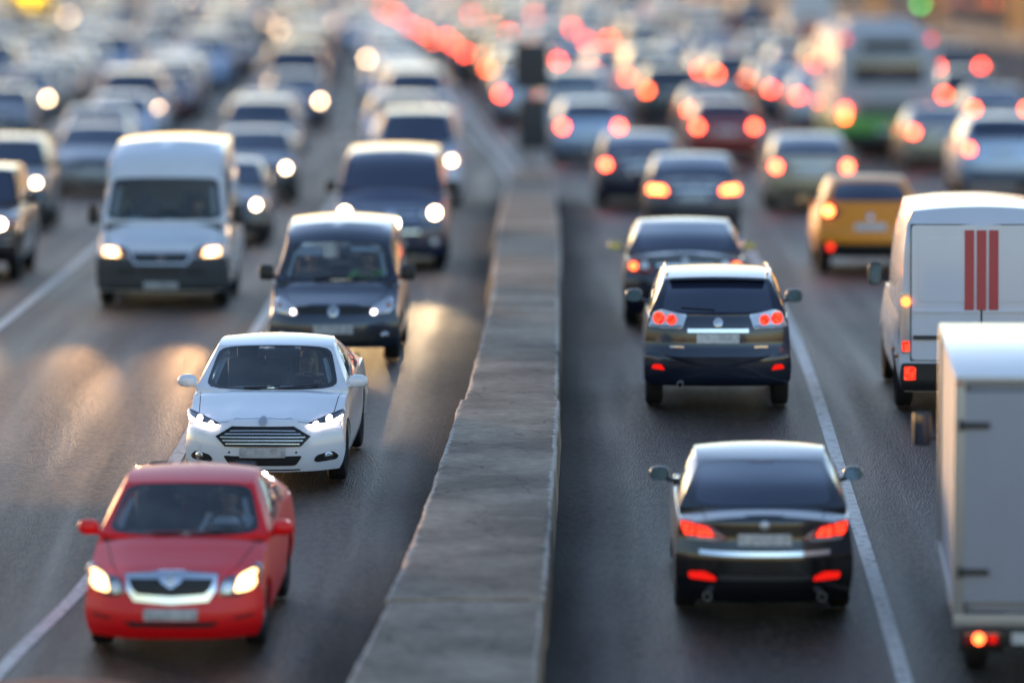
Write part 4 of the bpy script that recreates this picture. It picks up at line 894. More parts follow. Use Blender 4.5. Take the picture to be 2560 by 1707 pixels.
# --- black-blue crossover behind the black sedan
rx_p = paint('midnight_paint', (.006, .011, .026), .2, .25, .006)
c = Car('dark_crossover', 4.74, 1.845, .33, .365, .96, 3.68,
        [(0, .85), (.4, .98), (1.2, 1.08), (2.5, 1.12), (4.2, 1.18), (4.74, 1.16)], [(0, .92), (.3, 1.0), (1.2, 1.13), (2.5, 1.14), (4.3, 1.22), (4.74, 1.22)],
        (.34, 3), [(.3, .06), (.5, 0), (.8, .04), (1.0, .15)], (.26, 3.2), [(.3, .10), (.42, .02), (.60, 0), (.70, .0), (.78, .07), (1.0, .08), (1.2, .14)],
        [(0, .81, 1.25, 1.12, .22, 0), (1, .67, 2.0, 1.60, .1, .03)], [(0, .85, 4.54, 1.20, .20, .01), (.5, .745, 4.32, 1.42, .16, .02), (1, .66, 4.02, 1.60, .12, .03)], arch=.05)
c.body(rx_p); c.cabin(rx_p, dark_glass, W0(.93, .04, .95), [[(.10, .10), (.36, .10), (.36, .9), (.15, .9)], [(.41, .10), (.66, .10), (.66, .9), (.41, .9)], [(.71, .12), (.90, .16), (.86, .88), (.71, .9)]], W0(.83, .05, .88, .90)); c.wheels(); c.mirrors(rx_p, 1.7, 1.17, .92, (.11, .06, .085), 3)
c.place(2.57, 80.2, False, .014)
tag(c.root, 'midnight-blue crossover with clear tail lights and round red lamps behind the black sedan', 'car')
lights(c, 'tail_light', rounded([(.385, 1.215), (.53, 1.235), (.70, 1.275), (.80, 1.235), (.865, 1.06), (.66, 1.04), (.445, 1.04)], .02), clear_lens, 'R', lamps=[
    ('lamp', disc(.735, 1.165, .072), tail_lit, .014), ('lamp', disc(.58, 1.15, .062), tail_lit, .014), ('lamp_surround', rect(.45, .84, 1.05, 1.085, .01), dark_chrome, .012)])
c.bar('chrome_bar', -.38, .38, 1.02, .05, chrome, 'R', off=.03); o = c.drape('plate_recess', rounded([(-.36, 1.0), (.36, 1.0), (.35, .93), (.24, .80), (-.24, .80), (-.35, .93)], .05), rx_p, 'R', off=-.002, depth=.015)
c.drape('number_plate', rect(-.265, .265, .865, .98, .01), plate_m, 'R', off=.025); emblem(c, 0, 1.12, .06, clear_lens, 'R', .02)
c.drape('bumper', rounded([(-.90, .36), (.90, .36), (.915, .55), (.90, .75), (.55, .70), (-.55, .70), (-.90, .75), (-.915, .55)], .05), rx_p, 'R', off=.035, depth=.07, seg=.05)
for sg in (1, -1):
    p = rounded([(.66, .53), (.83, .545), (.80, .60), (.70, .60)], .02); c.drape('rear_reflector', p if sg > 0 else mir(p), tail_dim, 'R', off=.045)  # passive reflector with a painted red glow
    build('roof_rail', MB().tube([Vector(c.off(c.RF, sg*.93, j, .04)) for j in (.06, .3, .5, .7, .94)], .018, 6), chrome, c.root)
build('exhaust_pipe', MB().lathe([(0, .035), (.12, .04), (.12, .033), (0, .03)], c.sh((.47, 4.62, .36)), 'y', 16), chrome, c.root)
sp = MB(); sp.grid(lambda i, k: c.sh(Vector(c.PR(i, 1))+Vector((0, [0, .16, .17, 0][k], [.035, .02, -.01, -.03][k]))), [-.9+1.8*q/10 for q in range(11)], [0, 1, 2, 3]); build('spoiler', sp, rx_p, c.root)
pts = [c.off(c.PR, lerp(.05, .55, t), .10+.05*t, .012) for t in (0, .5, 1)]; build('rear_wiper', MB().tube(pts, .01, 6), black_pl, c.root)
c.drape('badge', rect(-.62, -.45, .80, .83, .005), clear_lens, 'R', off=.01); c.drape('badge', rect(.42, .60, .80, .83, .005), clear_lens, 'R', off=.01)

# --- dark sedan in front of the crossover
cm_p = paint('ink_blue_paint', (.008, .012, .026), .2, .25, .01)
def rear_sedan(name, p, label, lamps, x, d, m=.01, W=1.80, L=4.7, lens=red_lens, recess=None):
    c = Car(name, L, W, .20, .325, .94, 3.7,
            [(0, .70), (.4, .82), (1.2, .92), (2.5, .95), (3.7, 1.0), (L, .97)], [(0, .78), (.3, .86), (1.3, .99), (2.5, 1.0), (3.9, 1.07), (L-.25, 1.09), (L, 1.06)],
            (.38, 2.8), [(.2, .06), (.35, 0), (.6, .03), (.8, .15)], (.28, 3.0), [(.2, .12), (.32, .03), (.5, 0), (.70, .0), (.80, .04), (1.08, .09)],
            [(0, .79, 1.2, .98, .26, 0), (1, .64, 2.0, 1.42, .1, .03)], [(0, .835, L-.5, 1.05, .24, .01), (.5, .73, L-.88, 1.26, .18, .02), (1, .62, L-1.45, 1.42, .12, .03)], arch=.045)
    c.body(p); c.cabin(p, dark_glass, W0(.93, .04, .95), [[(.12, .10), (.42, .10), (.41, .90), (.16, .90)], [(.47, .10), (.74, .10), (.74, .88), (.47, .90)]], W0(.83, .06, .93, .92)); c.wheels(); c.mirrors(p, 1.62, 1.0, .89, (.105, .06, .075), 2.6)
    c.place(x, d, False, m); tag(c.root, label, 'car')
    lights(c, 'tail_light', rounded([(.43, .80), (.50, .90), (.60, .97), (.82, .985), (.855, .90), (.84, .80), (.62, .78)], .03), lens, 'R', lamps=lamps)
    c.drape('number_plate', rect(-.26, .26, .70, .81, .01), plate_m, 'R', off=.02); c.bar('boot_strip', -.40, .40, .90, .03, chrome, 'R', off=.02)
    c.drape('bumper_lower', rounded([(-.6, .25), (.6, .25), (.64, .36), (-.64, .36)], .03), black_pl, 'R', off=.012)
    lights(c, 'headlight', rounded([(.5, .66), (.55, .76), (.85, .84), (.86, .74), (.7, .64)], .03), dark_chrome); c.drape('grille', rect(-.4, .4, .5, .68, .03), black_pl)
    emblem(c, 0, .97, .045, clear_lens, 'R', .02)
    return c
rear_sedan('ink_blue_sedan', cm_p, 'ink-blue sedan half hidden behind the midnight-blue crossover, chrome boot edge shining', [('lamp', disc(.745, .885, .055), tail_amber, .014), ('reflector', disc(.585, .90, .06), clear_lens, .012)], 2.51, 93.2, .014)
rear_sedan('grey_sedan', paint('graphite_paint', (.06, .065, .085), .5), 'graphite sedan with wide orange brake lights in front of the ink-blue sedan', [('lamp', rounded([(.50, .83), (.55, .93), (.82, .95), (.83, .84)], .03), tail_amber_far, .014)], 3.35, 118.6, .005)
rear_sedan('navy_sedan', paint('navy_paint', (.010, .014, .040), .2), 'navy sedan with round red brake lights near the end of the divider', [('lamp', disc(.72, .885, .075), tail_far, .014)], 2.61, 130.3, -.01)
rear_sedan('beige_sedan', paint('champagne_paint', (.42, .33, .22), .4), 'champagne beige sedan with big round red brake lights in the second lane driving away', [('lamp', disc(.72, .885, .085), tail_far, .014)], 6.02, 129.3, 0)

# --- yellow crossover
yl_p = paint('yellow_paint', (.98, .27, .002), 0, .4, .0, .25)
c = Car('yellow_crossover', 4.15, 1.765, .26, .34, .85, 3.38,
        [(0, .82), (.4, .92), (1.2, 1.0), (2.5, 1.03), (3.9, 1.1), (4.15, 1.06)], [(0, .9), (.3, .98), (1.2, 1.05), (2.5, 1.06), (3.9, 1.16), (4.15, 1.14)],
        (.36, 2.8), [(.25, .06), (.4, 0), (.7, .05), (.95, .2)], (.34, 2.6), [(.25, .10), (.38, .02), (.55, 0), (.75, .02), (.9, .1), (1.15, .2)],
        [(0, .77, 1.1, 1.05, .24, 0), (1, .62, 1.8, 1.50, .1, .03)], [(0, .80, 3.85, 1.13, .26, .01), (.5, .68, 3.62, 1.33, .2, .02), (1, .58, 3.3, 1.50, .15, .03)], arch=.05)
c.body(yl_p); c.cabin(yl_p, dark_glass, W0(.93, .04, .95), [[(.10, .10), (.42, .10), (.41, .9), (.15, .9)], [(.47, .12), (.74, .2), (.72, .85), (.47, .9)]], W0(.86, .10, .88)); c.wheels(); c.mirrors(yl_p, 1.5, 1.08, .88, (.10, .06, .08), 3)
c.place(5.95, 106.8, False, .005); tag(c.root, 'yellow crossover with black lower bumper in the second lane driving away', 'car')
lights(c, 'tail_light', rounded([(.46, 1.02), (.62, 1.14), (.78, 1.16), (.82, 1.04), (.78, .93), (.62, .90)], .03), red_lens, 'R', lamps=[('lamp', disc(.69, 1.03, .075), tail_amber_far, .014)])
c.drape('bumper_lower', rounded([(-.84, .27), (.84, .27), (.86, .52), (.5, .50), (-.5, .50), (-.86, .52)], .05), black_pl, 'R', off=.02, depth=.05)
for sg in (1, -1): c.drape('rear_reflector', disc(sg*.66, .44, .06), tail_lit, 'R', off=.03)  # passive reflector, made to glow with the lit lamp material
c.drape('number_plate', rect(-.26, .26, .72, .83, .01), plate_m, 'R', off=.02); emblem(c, 0, .95, .05, chrome, 'R', .02)
lights(c, 'headlight', disc(.6, .62, .11), dark_chrome); c.drape('grille', rect(-.4, .4, .6, .78, .03), black_pl)

# --- white rescue van with red stripes
tv_p = paint('rescue_white_paint', (.60, .65, .74), 0, .4, .06)
c = Car('rescue_van', 5.6, 2.06, .30, .36, 1.0, 4.35,
        [(0, .95), (.5, 1.15), (1.2, 1.28), (3, 1.3), (5.6, 1.3)], [(0, 1.05), (.4, 1.2), (1.1, 1.32), (3, 1.32), (5.6, 1.32)],
        (.3, 3), [(.3, .06), (.5, 0), (.9, .06), (1.2, .2)], (.05, 6), [(.3, .05), (.45, 0), (1.3, .015), (2.7, .10)],
        [(0, .95, 1.05, 1.3, .2, 0), (.6, .87, 1.9, 2.1, .12, .03), (1, .82, 2.4, 2.5, .12, .06)], [(0, .985, 5.585, 1.29, .05, 0), (.7, .94, 5.55, 2.15, .05, .01), (.9, .90, 5.52, 2.43, .06, .03), (1, .84, 5.42, 2.52, .08, .06)], arch=.02, bulge=.05)
c.body(tv_p); c.cabin(tv_p, dark_glass, W0(.92, .05, .56), VAN_SIDE, None); c.wheels(steel_rim); c.mirrors(black_pl, 1.5, 1.4, 1.04, (.09, .06, .15), 4)
c.place(5.80, 80.0, False, .012); tag(c.root, 'white high-roof rescue van with red vertical stripes on its rear doors', 'van')
b_ = c.drape('bumper', rounded([(-.98, .32), (.98, .32), (1.0, .5), (.98, .66), (-.98, .66), (-1.0, .5)], .04), black_pl, 'R', off=.08, depth=.1, seg=.06)
for x0, x1 in ((-.86, -.012), (.012, .86)): 
    dr = c.drape('rear_door', rect(x0, x1, .70, 2.36, .05), tv_p, 'R', off=.012, depth=.02, seg=.12)
    c.frame('door_seal', rect(x0-.012, x1+.012, .688, 2.372), rect(x0+.004, x1-.004, .704, 2.356), seam_m, 'R', off=.008, depth=.0, parent=dr)
    c.drape('door_window_blank', rect(x0+.09, x1-.09, 1.42, 2.20, .06), tv_p, 'R', off=.020, depth=.01, parent=dr, seg=.12)
c.bar('door_rib', -.84, -.03, 1.30, .03, tv_p, 'R', off=.03); c.bar('door_rib', .03, .84, 1.30, .03, tv_p, 'R', off=.03); c.bar('grab_ledge', .25, .84, .98, .05, trim_pl, 'R', off=.04)
stripe_m = P('red_stripe', (.60, .07, .07), .5)
for x in (-.15, 0, .15): c.drape('red_stripe', rect(x-.058, x+.058, 1.32, 2.30), stripe_m, 'R', off=.026, depth=.004, seg=.1)
for sg in (1, -1):
    o = c.drape('tail_light', rect(sg*.93-.055, sg*.93+.055, .78, 1.52, .02), clear_lens, 'R', off=.02)
    c.drape('lamp', disc(sg*.93, 1.42, .062), tail_amber_far if False else tail_amber, 'R', off=.034, parent=o); c.drape('lamp', rect(sg*.93-.045, sg*.93+.045, .81, .93, .01), tail_lit, 'R', off=.034, parent=o)
    c.drape('rear_reflector', rect(sg*.88-.07, sg*.88+.07, .46, .62, .02), tail_lit, 'R', off=.09)  # reflector without a bulb; glow painted by the lit lamp material
    for k in range(2): build('side_marker', MB().ellipsoid(c.sh((sg*(c.hw+.0), 5.25-.9*k, .72)), (.02, .03, .03)), amber_lens, c.root)
lights(c, 'headlight', rect(.6, .92, .85, 1.05, .04), dark_chrome); c.drape('grille', rect(-.5, .5, .75, .95, .03), black_pl)

# --- box truck at the right edge
tr = empty('box_truck'); TX, TD = 5.27, 60.2
tag(tr, 'small box truck with pale grey cargo body cut off at the right edge', 'truck')
grey_b = paint('box_grey_paint', (.33, .35, .41), 0, .6, .15, .1); rim_a = P('box_frame_aluminium', (.42, .41, .40), .45, .6); roof_w = paint('box_roof_white', (.66, .64, .60), 0, .5, .15)
BW, BL_, B0, B1 = 1.10, 3.6, .68, 2.92          # half width, length, floor and top of the cargo body; the tail is at y = 0, nose towards +y
cb = build('cargo_box', MB().box((0, BL_/2+.03, (B0+B1)/2), (2*BW-.05, BL_-.08, B1-B0-.05)), grey_b, tr)
build('roof', MB().box((0, BL_/2, B1+.012), (2*BW+.02, BL_+.02, .05), .015), roof_w, cb)
for sg in (1, -1):
    build('corner_post', MB().box((sg*(BW-.045), .02, (B0+B1)/2), (.11, .09, B1-B0), .012), rim_a, cb)
    build('corner_post', MB().box((sg*(BW-.045), BL_-.02, (B0+B1)/2), (.11, .09, B1-B0), .012), rim_a, cb)
    build('side_rail', MB().box((sg*(BW-.02), BL_/2, B0+.05), (.07, BL_-.1, .10), .01), rim_a, cb)
    d_ = build('rear_door', MB().box((sg*(BW/2-.03), -.012, (B0+B1)/2+.01), (BW-.13, .04, B1-B0-.22), .015), grey_b, tr)
    for z in (B0+.42, B1-.42):
        build('hinge', MB().box((sg*(BW-.20), -.045, z), (.26, .035, .06), .01).box((sg*(BW-.06), -.05, z), (.05, .05, .10), .01), trim_pl, d_)
    build('door_gap', MB().box((sg*(BW-.108), -.006, (B0+B1)/2), (.022, .03, B1-B0-.1)).box((sg*BW/2, -.006, B1-.105), (BW-.12, .03, .02)), seam_m, d_, dist=0)
    build('lock_rod', MB().tube([(sg*.09, -.05, B0+.1), (sg*.09, -.05, B1-.1)], .014, 8), rim_a, d_)
    l_ = build('tail_light', MB().box((sg*.83, -.06, .47), (.34, .06, .13), .02), red_lens, tr); build('lamp', MB().lathe([(0, 0), (0, .055), (.03, .06)], (sg*.86, -.098, .47), 'y', 18), tail_amber, l_); build('lamp', MB().lathe([(0, 0), (0, .04), (.03, .045)], (sg*.73, -.098, .47), 'y', 18), tail_dim, l_)
    build('marker_lamp', MB().ellipsoid((sg*(BW-.05), -.04, B1-.02), (.035, .02, .025)), amber_lens, tr)
    build('mudguard', MB().box((sg*.8, .55, .42), (.42, .03, .40), .01), black_pl, tr)
    build('mirror', MB().box((sg*(BW+.14), BL_+.9, 1.75), (.18, .07, .34), .03).tube([(sg*(BW-.2), BL_+1., 1.65), (sg*(BW+.12), BL_+.92, 1.65)], .014, 6), black_pl, tr)
    build('mirror_glass', MB().box((sg*(BW+.14), BL_+.86, 1.75), (.15, .01, .30), .004), dark_glass, tr)  # dark glass paints in the mirror's dark reflection
    for y in (1.05, BL_+.75):
        w_ = build('wheel', MB().lathe([(-.12, .2), (-.12, .32), (-.09, .36), (.09, .36), (.12, .32), (.12, .2)], (sg*.84, y, .36), 'x', 24), rubber, tr); build('rim', MB().lathe([(.0, 0), (.0, .2), (sg*.1, .22)], (sg*.86, y, .36), 'x', 20), steel_rim, w_)
build('sill_beam', MB().box((0, .02, B0-.05), (2*BW, .10, .12), .012), rim_a, tr); build('chassis', MB().box((0, 2.6, .52), (.8, 5.2, .16), .02), black_pl, tr); build('rear_bumper', MB().box((0, -.02, .47), (2.05, .08, .17), .02), black_pl, tr)
build('number_plate', MB().box((-.3, -.07, .47), (.5, .01, .11)), plate_m, tr)
build('cab', MB().box((0, BL_+.95, 1.25), (1.95, 1.5, 1.55), .18), grey_b, tr); build('cab_window', MB().box((0, BL_+.95, 1.62), (1.97, .85, .5), .06), dark_glass, tr)
za, zb = zr(TD+1.05), zr(TD+BL_+.75); sl = math.atan((zb-za)/(BL_-.3)); tr.location = (TX, TD, za-1.05*math.tan(sl)); tr.rotation_euler = (sl, 0, -.027)
# ------------------------------------------------------------------ the jam behind: four kinds of car, each copied with its parts
PAINTS = {n: paint(n+'_car_paint', c_, m_, .3 if n != 'copper' else .75, .08, 1. if n != 'copper' else 0.) for n, c_, m_ in [
    ('white', (.72, .73, .75), 0), ('silver', (.42, .44, .48), .7), ('grey', (.16, .17, .19), .6), ('dark grey', (.05, .053, .06), .5), ('black', (.010, .011, .014), .1),
    ('dark blue', (.012, .022, .065), .3), ('pale blue', (.34, .46, .62), .5), ('red', (.38, .014, .014), .1), ('dark red', (.14, .012, .015), .2), ('beige', (.40, .33, .24), .4), ('brown', (.13, .075, .05), .4), ('green', (.04, .13, .07), .2), ('copper', (.30, .075, .035), 0)]}
def generic(name, L, W, H, zb, r, hood, cowl, belt, rakef, tail, rear_y, roof_r, hatch):
    yf, yr = L*.20, L*.785
    rear = [(0, W*.46, rear_y, belt+.03, .14, .01), (1, W*.345, roof_r, H-.06, .1, .03)]
    c = Car(name, L, W, zb, r, yf, yr,
            [(0, hood-.10), (.5, hood+.02), (cowl, belt-.07), (L*.55, belt-.04), (L, belt-.02)], [(0, hood), (.3, hood+.07), (cowl, belt), (L*.55, belt), (L-.4, tail), (L, tail-.03)],
            (.36, 2.8), [(zb, .06), (zb+.14, 0), (.6, .03), (hood, .14)], (.24 if not hatch else .16, 3), [(zb, .1), (zb+.15, .02), (.6, 0), (tail, .08)],
            [(0, W*.468, cowl, belt-.01, .26, 0), (1, W*.355, cowl+rakef, H-.065, .1, .03)], rear, arch=.045)
    c.body(PAINTS['silver'], True)
    sides = SEDAN_SIDES if not hatch else [[(.09, .10), (.38, .10), (.37, .90), (.14, .90)], [(.43, .10), (.68, .10), (.68, .9), (.43, .90)], [(.73, .12), (.92, .16), (.88, .88), (.73, .9)]]
    c.cabin(PAINTS['silver'], dark_glass, W0(.88, .04, .95, .93), sides, W0(.84, .08, .92, .92), objmat=True, frit=False)
    c.wheels(simple=True); c.mirrors(PAINTS['silver'], cowl+.45, belt+.02, W/2-.03, glass=False, objmat=True)
    z = hood-.09; hw = W/2
    for sg in (1, -1):
        p = rounded([(hw*.52, z-.07), (hw*.56, z+.04), (hw*.90, z+.09), (hw*.95, z), (hw*.80, z-.09)], .03); q = disc(hw*.76, z, .058, 12)
        o = c.drape('headlight', p if sg > 0 else mir(p), dark_chrome, seg=.12); c.drape('lamp', q if sg > 0 else mir(q), head_far, off=.022, parent=o, seg=.12, objmat=True)
        zt = tail-.16; p = rounded([(hw*.58, zt-.09), (hw*.60, zt+.08), (hw*.92, zt+.09), (hw*.94, zt-.09)], .03); q = disc(hw*.77, zt, .08, 12)
        o = c.drape('tail_light', p if sg > 0 else mir(p), red_lens, 'R', seg=.12); c.drape('lamp', q if sg > 0 else mir(q), tail_far, 'R', off=.022, parent=o, seg=.12, objmat=True)
    c.drape('grille', rect(-.38, .38, z-.10, z+.02, .03), black_pl, off=.008, seg=.15); c.drape('lower_intake', rect(-.55, .55, zb+.06, zb+.17, .03), black_pl, off=.008, seg=.15)
    c.drape('number_plate', rect(-.26, .26, z-.24, z-.13), plate_m, off=.02, seg=.3); c.drape('number_plate', rect(-.26, .26, tail-.30, tail-.19), plate_m, 'R', off=.02, seg=.3)
    c.drape('bumper_lower', rect(-.7, .7, zb+.03, zb+.15, .03), black_pl, 'R', off=.01, seg=.15)
    index_kids(c.root); return c
G = {'sedan': generic('sedan', 4.62, 1.79, 1.46, .20, .32, .80, 1.2, 1.0, .8, 1.07, 4.12, 3.2, False),
     'hatchback': generic('hatchback', 4.15, 1.75, 1.50, .20, .31, .84, 1.05, 1.03, .8, 1.05, 3.95, 3.55, True),
     'crossover': generic('crossover', 4.55, 1.85, 1.70, .28, .36, .98, 1.2, 1.16, .75, 1.18, 4.38, 4.0, True),
     'minivan': generic('minivan', 4.75, 1.88, 1.92, .24, .34, 1.02, .95, 1.22, .85, 1.24, 4.62, 4.5, True)}
FIRST = set()
FAR_SKIP = {'mirror', 'grille', 'lower_intake', 'number_plate', 'bumper_lower', 'rim', 'side_window'}
def copy_far(o, parent=None):
    c = o.copy(); COL.objects.link(c); c.parent = parent
    for ch in KIDS.get(o, ()):
        if ch.name.split('.')[0] not in FAR_SKIP: copy_far(ch, c)
    return c
def dress(root, pm, head, tail):
    for ch in root.children:
        n = ch.name.split('.')[0]
        if n in ('body', 'cabin', 'mirror'): ch.material_slots[0].material = pm
        if n in ('headlight', 'tail_light'):
            for g in ch.children: g.material_slots[0].material = head if n == 'headlight' else tail
JAM = []        # (lane key, distance, kind, colour, x, toward, m, head, tail, extra label)
def lane_x(off):
    """lanes squeeze together farther on, where the jam fills every gap"""
    return lambda Y: XC(Y)+off*lerp(1, .80, clamp((Y-185)/60))
def drift(f, d): return (f(d+3)-f(d-3))/6
LANES_ON = {1: -1.95, 2: -5.6, 3: -9.3, 4: -13.0, 5: -16.6, 6: -20.2, 7: -23.8}
LANES_OFF = {1: 1.95, 2: 5.6, 3: 9.35, 4: 13.1, 5: 16.8, 6: 20.4}
rj = random.Random(11)
def car_at(toward, lane, d, kind, col, x=None, lit=None):
    f = lane_x((LANES_ON if toward else LANES_OFF)[lane]); JAM.append(dict(toward=toward, lane=lane, d=d, kind=kind, col=col, x=f(d) if x is None else x, m=drift(f, d), lit=lit))
ON, OFF = True, False
car_at(ON, 1, 51.5, 'sedan', 'copper', -3.9)                        # only its roof shows at the bottom edge
car_at(ON, 1, 131, 'minivan', 'silver', -1.95, 1); car_at(ON, 1, 141.5, 'sedan', 'pale blue', -2.25, 0); car_at(ON, 1, 149.5, 'crossover', 'pale blue', -2.55, 0); car_at(ON, 1, 157.5, 'sedan', 'white', None, 0); car_at(ON, 1, 165.5, 'minivan', 'pale blue', None, 0)
car_at(ON, 2, 116.2, 'sedan', 'dark grey', -5.3, 1); car_at(ON, 2, 132.8, 'sedan', 'dark grey', -5.35, 1); car_at(ON, 2, 146, 'crossover', 'grey', -5.75, 1); car_at(ON, 2, 160, 'sedan', 'silver', -6.1, 1); car_at(ON, 2, 178, 'hatchback', 'dark blue', -6.0, 1)
car_at(ON, 3, 121.3, 'crossover', 'dark grey', -9.68, 1); car_at(ON, 3, 136, 'sedan', 'grey', -8.9, 0); car_at(ON, 3, 148, 'sedan', 'white', -9.6, 0); car_at(ON, 3, 157, 'hatchback', 'pale blue', -9.6, 0); car_at(ON, 3, 165, 'minivan', 'silver', -9.8, 1); car_at(ON, 3, 174, 'sedan', 'dark blue', None, 0)
car_at(ON, 4, 182, 'sedan', 'grey', -13.85, 1); car_at(ON, 4, 164, 'hatchback', 'dark grey', -13.1, 0)
car_at(OFF, 1, 152.9, 'hatchback', 'pale blue', 1.85, 1); car_at(OFF, 1, 166, 'minivan', 'white', 1.6, 0); car_at(OFF, 1, 179.3, 'sedan', 'silver', .35, 1)
car_at(OFF, 2, 152.9, 'hatchback', 'red', 5.06, 1); car_at(OFF, 2, 165, 'sedan', 'dark grey', 5.2, 1); car_at(OFF, 2, 179.3, 'crossover', 'black', 4.44, 1); 
car_at(OFF, 3, 135.3, 'crossover', 'pale blue', 10.3, 1); car_at(OFF, 3, 148.8, 'sedan', 'beige', 9.95, 1)
car_at(OFF, 4, 166, 'sedan', 'grey', None, 1); car_at(OFF, 4, 150, 'hatchback', 'dark grey', None, 1)
starts = {(ON, 1): 174, (ON, 2): 187, (ON, 3): 183, (ON, 4): 191, (ON, 5): 205, (ON, 6): 240, (ON, 7): 268, (OFF, 1): 188, (OFF, 2): 188.5, (OFF, 3): 178, (OFF, 4): 175, (OFF, 5): 205, (OFF, 6): 238}
for (tw, ln), d in starts.items():
    while d < 385:
        kind = rj.choices(['sedan', 'hatchback', 'crossover', 'minivan'], [5, 3, 4, 2])[0]
        col = rj.choices(list(PAINTS), [6, 7, 5, 4, 3.5, 3, 3, 1.2, 1, 2, .8, .4, .4])[0]
        car_at(tw, ln, d, kind, col, lane_x((LANES_ON if tw else LANES_OFF)[ln])(d)+rj.uniform(-.45, .45), 1 if rj.random() < (.38 if tw else (.92 if d < 230 else .8)) else 0); d += rj.uniform(5.9, 7.5)*(1+.0004*(d-170))
ORD = ['first', 'second', 'third', 'fourth', 'fifth', 'sixth', 'seventh', 'eighth', 'ninth', 'tenth', 'eleventh', 'twelfth', 'thirteenth', 'fourteenth', 'fifteenth', 'sixteenth', 'seventeenth', 'eighteenth', 'nineteenth', 'twentieth']
ORD += ['twenty-'+o for o in ORD[:9]]+['thirtieth']+['thirty-'+o for o in ORD[:9]]+['fortieth']
NTH = {1: 'beside the divider', 2: 'second from divider', 3: 'third from divider', 4: 'fourth from divider', 5: 'fifth from divider', 6: 'sixth from divider', 7: 'seventh from divider'}
BACK = {(True, 1): 3, (True, 2): 1, (True, 3): 1, (False, 1): 5, (False, 2): 4}    # nearer vehicles of those lanes counted before these
lamp_off = P('lamp_unlit', (.30, .31, .33), .2, .3, 1.0); tail_off = P('tail_lamp_unlit', (.22, .012, .012), .2, 0, 1.0)
cnt = {}
NEAR_LABEL = {(ON, 51.5): 'copper-brown car of which only the roof shows at the bottom left edge'}
for e in sorted(JAM, key=lambda q: q['d']):
    k = (e['toward'], e['lane']); cnt[k] = cnt.get(k, -1)+1
    g = G[e['kind']]
    if e['kind'] not in FIRST: root = g.root; FIRST.add(e['kind'])
    else: root = copy_tree(g.root) if e['d'] < 215 else copy_far(g.root)
    pm = PAINTS[e['col']]
    far = e['d'] > 170
    head = lamp_off; tail = tail_off
    if e['toward'] and e['lit']: head = head_far
    if not e['toward']: tail = (tail_far if rj.random() < .72 else tail_amber_far) if e['lit'] else tail_off
    dress(root, pm, head, tail)
    put(root, g, e['x'], e['d'], e['toward'], e['m'])
    if e['d'] > 185: root.scale = (rj.uniform(.96, 1.04), rj.uniform(.92, 1.08), rj.uniform(.93, 1.10))
    lit = (', headlights lit' if e['toward'] else ', brake lights lit') if e['lit'] else ''
    lab = NEAR_LABEL.get((e['toward'], e['d'])) or '%s %s%s, %s car back in the %s lane %s' % (e['col'], e['kind'], lit, ORD[cnt[k]+BACK.get(k, 0)], 'oncoming' if e['toward'] else 'departing', NTH[e['lane']])
    tag(root, lab, 'car', 'oncoming cars in the jam' if e['toward'] else 'departing cars in the jam')

# --- city bus seen from behind
bs = empty('city_bus', (9.25, 157.5, 0)); tag(bs, 'tall pale grey and white city bus with a green lower skirt among the departing cars', 'bus')
bus_p = paint('bus_grey_paint', (.50, .52, .55), 0, .6, .1, .0); bus_g = P('bus_green', (.03, .36, .04), .4, 0, .6)
bd = build('body', MB().box((0, 5.6, 2.02), (2.5, 11.2, 2.1), .22), bus_p, bs); build('skirt', MB().box((0, 5.6, .68), (2.52, 11.22, .78), .08), bus_g, bs)
build('rear_window', MB().box((0, -.005, 2.15), (1.75, .05, .72), .06), dark_glass, bs); build('roof_unit', MB().box((0, 4.5, 3.14), (1.7, 3.2, .28), .08), bus_p, bs)
build('route_panel', MB().box((0, -.006, 2.72), (1.3, .05, .26), .03), black_pl, bs)
for sg in (1, -1):
    for k in range(6): build('side_window', MB().box((sg*1.245, 1.4+1.7*k, 2.05), (.04, 1.5, .95), .03), dark_glass, bs)
    for y in (2.6, 9.0): build('wheel', MB().lathe([(-.14, 0), (-.14, .42), (-.1, .48), (.1, .48), (.14, .42), (.14, 0)], (sg*1.08, y, .48), 'x', 20), rubber, bs)
    for z, mt in ((2.86, tail_lit), (1.12, tail_far), (.95, tail_amber_far)):
        build('tail_light', MB().lathe([(0, 0), (0, .07), (.04, .08)], (sg*1.06, -.03, z), 'y', 14), mt, bs)
for k in range(5): build('engine_louvre', MB().box((0, -.02, 1.0+.07*k), (1.5, .04, .03)), trim_pl, bs)
build('number_plate', MB().box((0, -.02, .62), (.52, .03, .11)), plate_m, bs); build('rear_bumper', MB().box((0, .04, .42), (2.45, .2, .22), .05), trim_pl, bs)
# ------------------------------------------------------------------ roadside: signs, lamps, buildings, trees
sign_back = P('sign_back_grey', (.045, .043, .045), .6); pole_m = P('galvanised_pole', (.22, .22, .23), .5, .6)
yellow_l = emis('sign_yellow_light', (1.0, .72, .05), 1.0); green_l = emis('sign_green_light', (.05, 1.0, .25), 1.5); red_l = emis('sign_red_light', (1.0, .06, .05), 9)
s1 = empty('road_sign_post', (.42, 137.4, 0)); tag(s1, 'tall dark grey signboard post standing at the far end of the concrete divider', 'sign post')
build('pole', MB().tube([(0, 0, 0), (0, 0, 3.1)], .05, 10), pole_m, s1)
build('upper_board', MB().box((.0, -.07, 2.68), (.74, .06, .98), .015), sign_back, s1); build('lower_board', MB().box((.03, -.07, 1.46), (.60, .06, 1.10), .015), sign_back, s1); build('base', MB().box((0, 0, .12), (.5, .5, .24), .03), conc_m, s1)
for z in (2.06, 2.14): build('bracket', MB().box((0, -.03, z), (.36, .05, .03)), pole_m, s1)

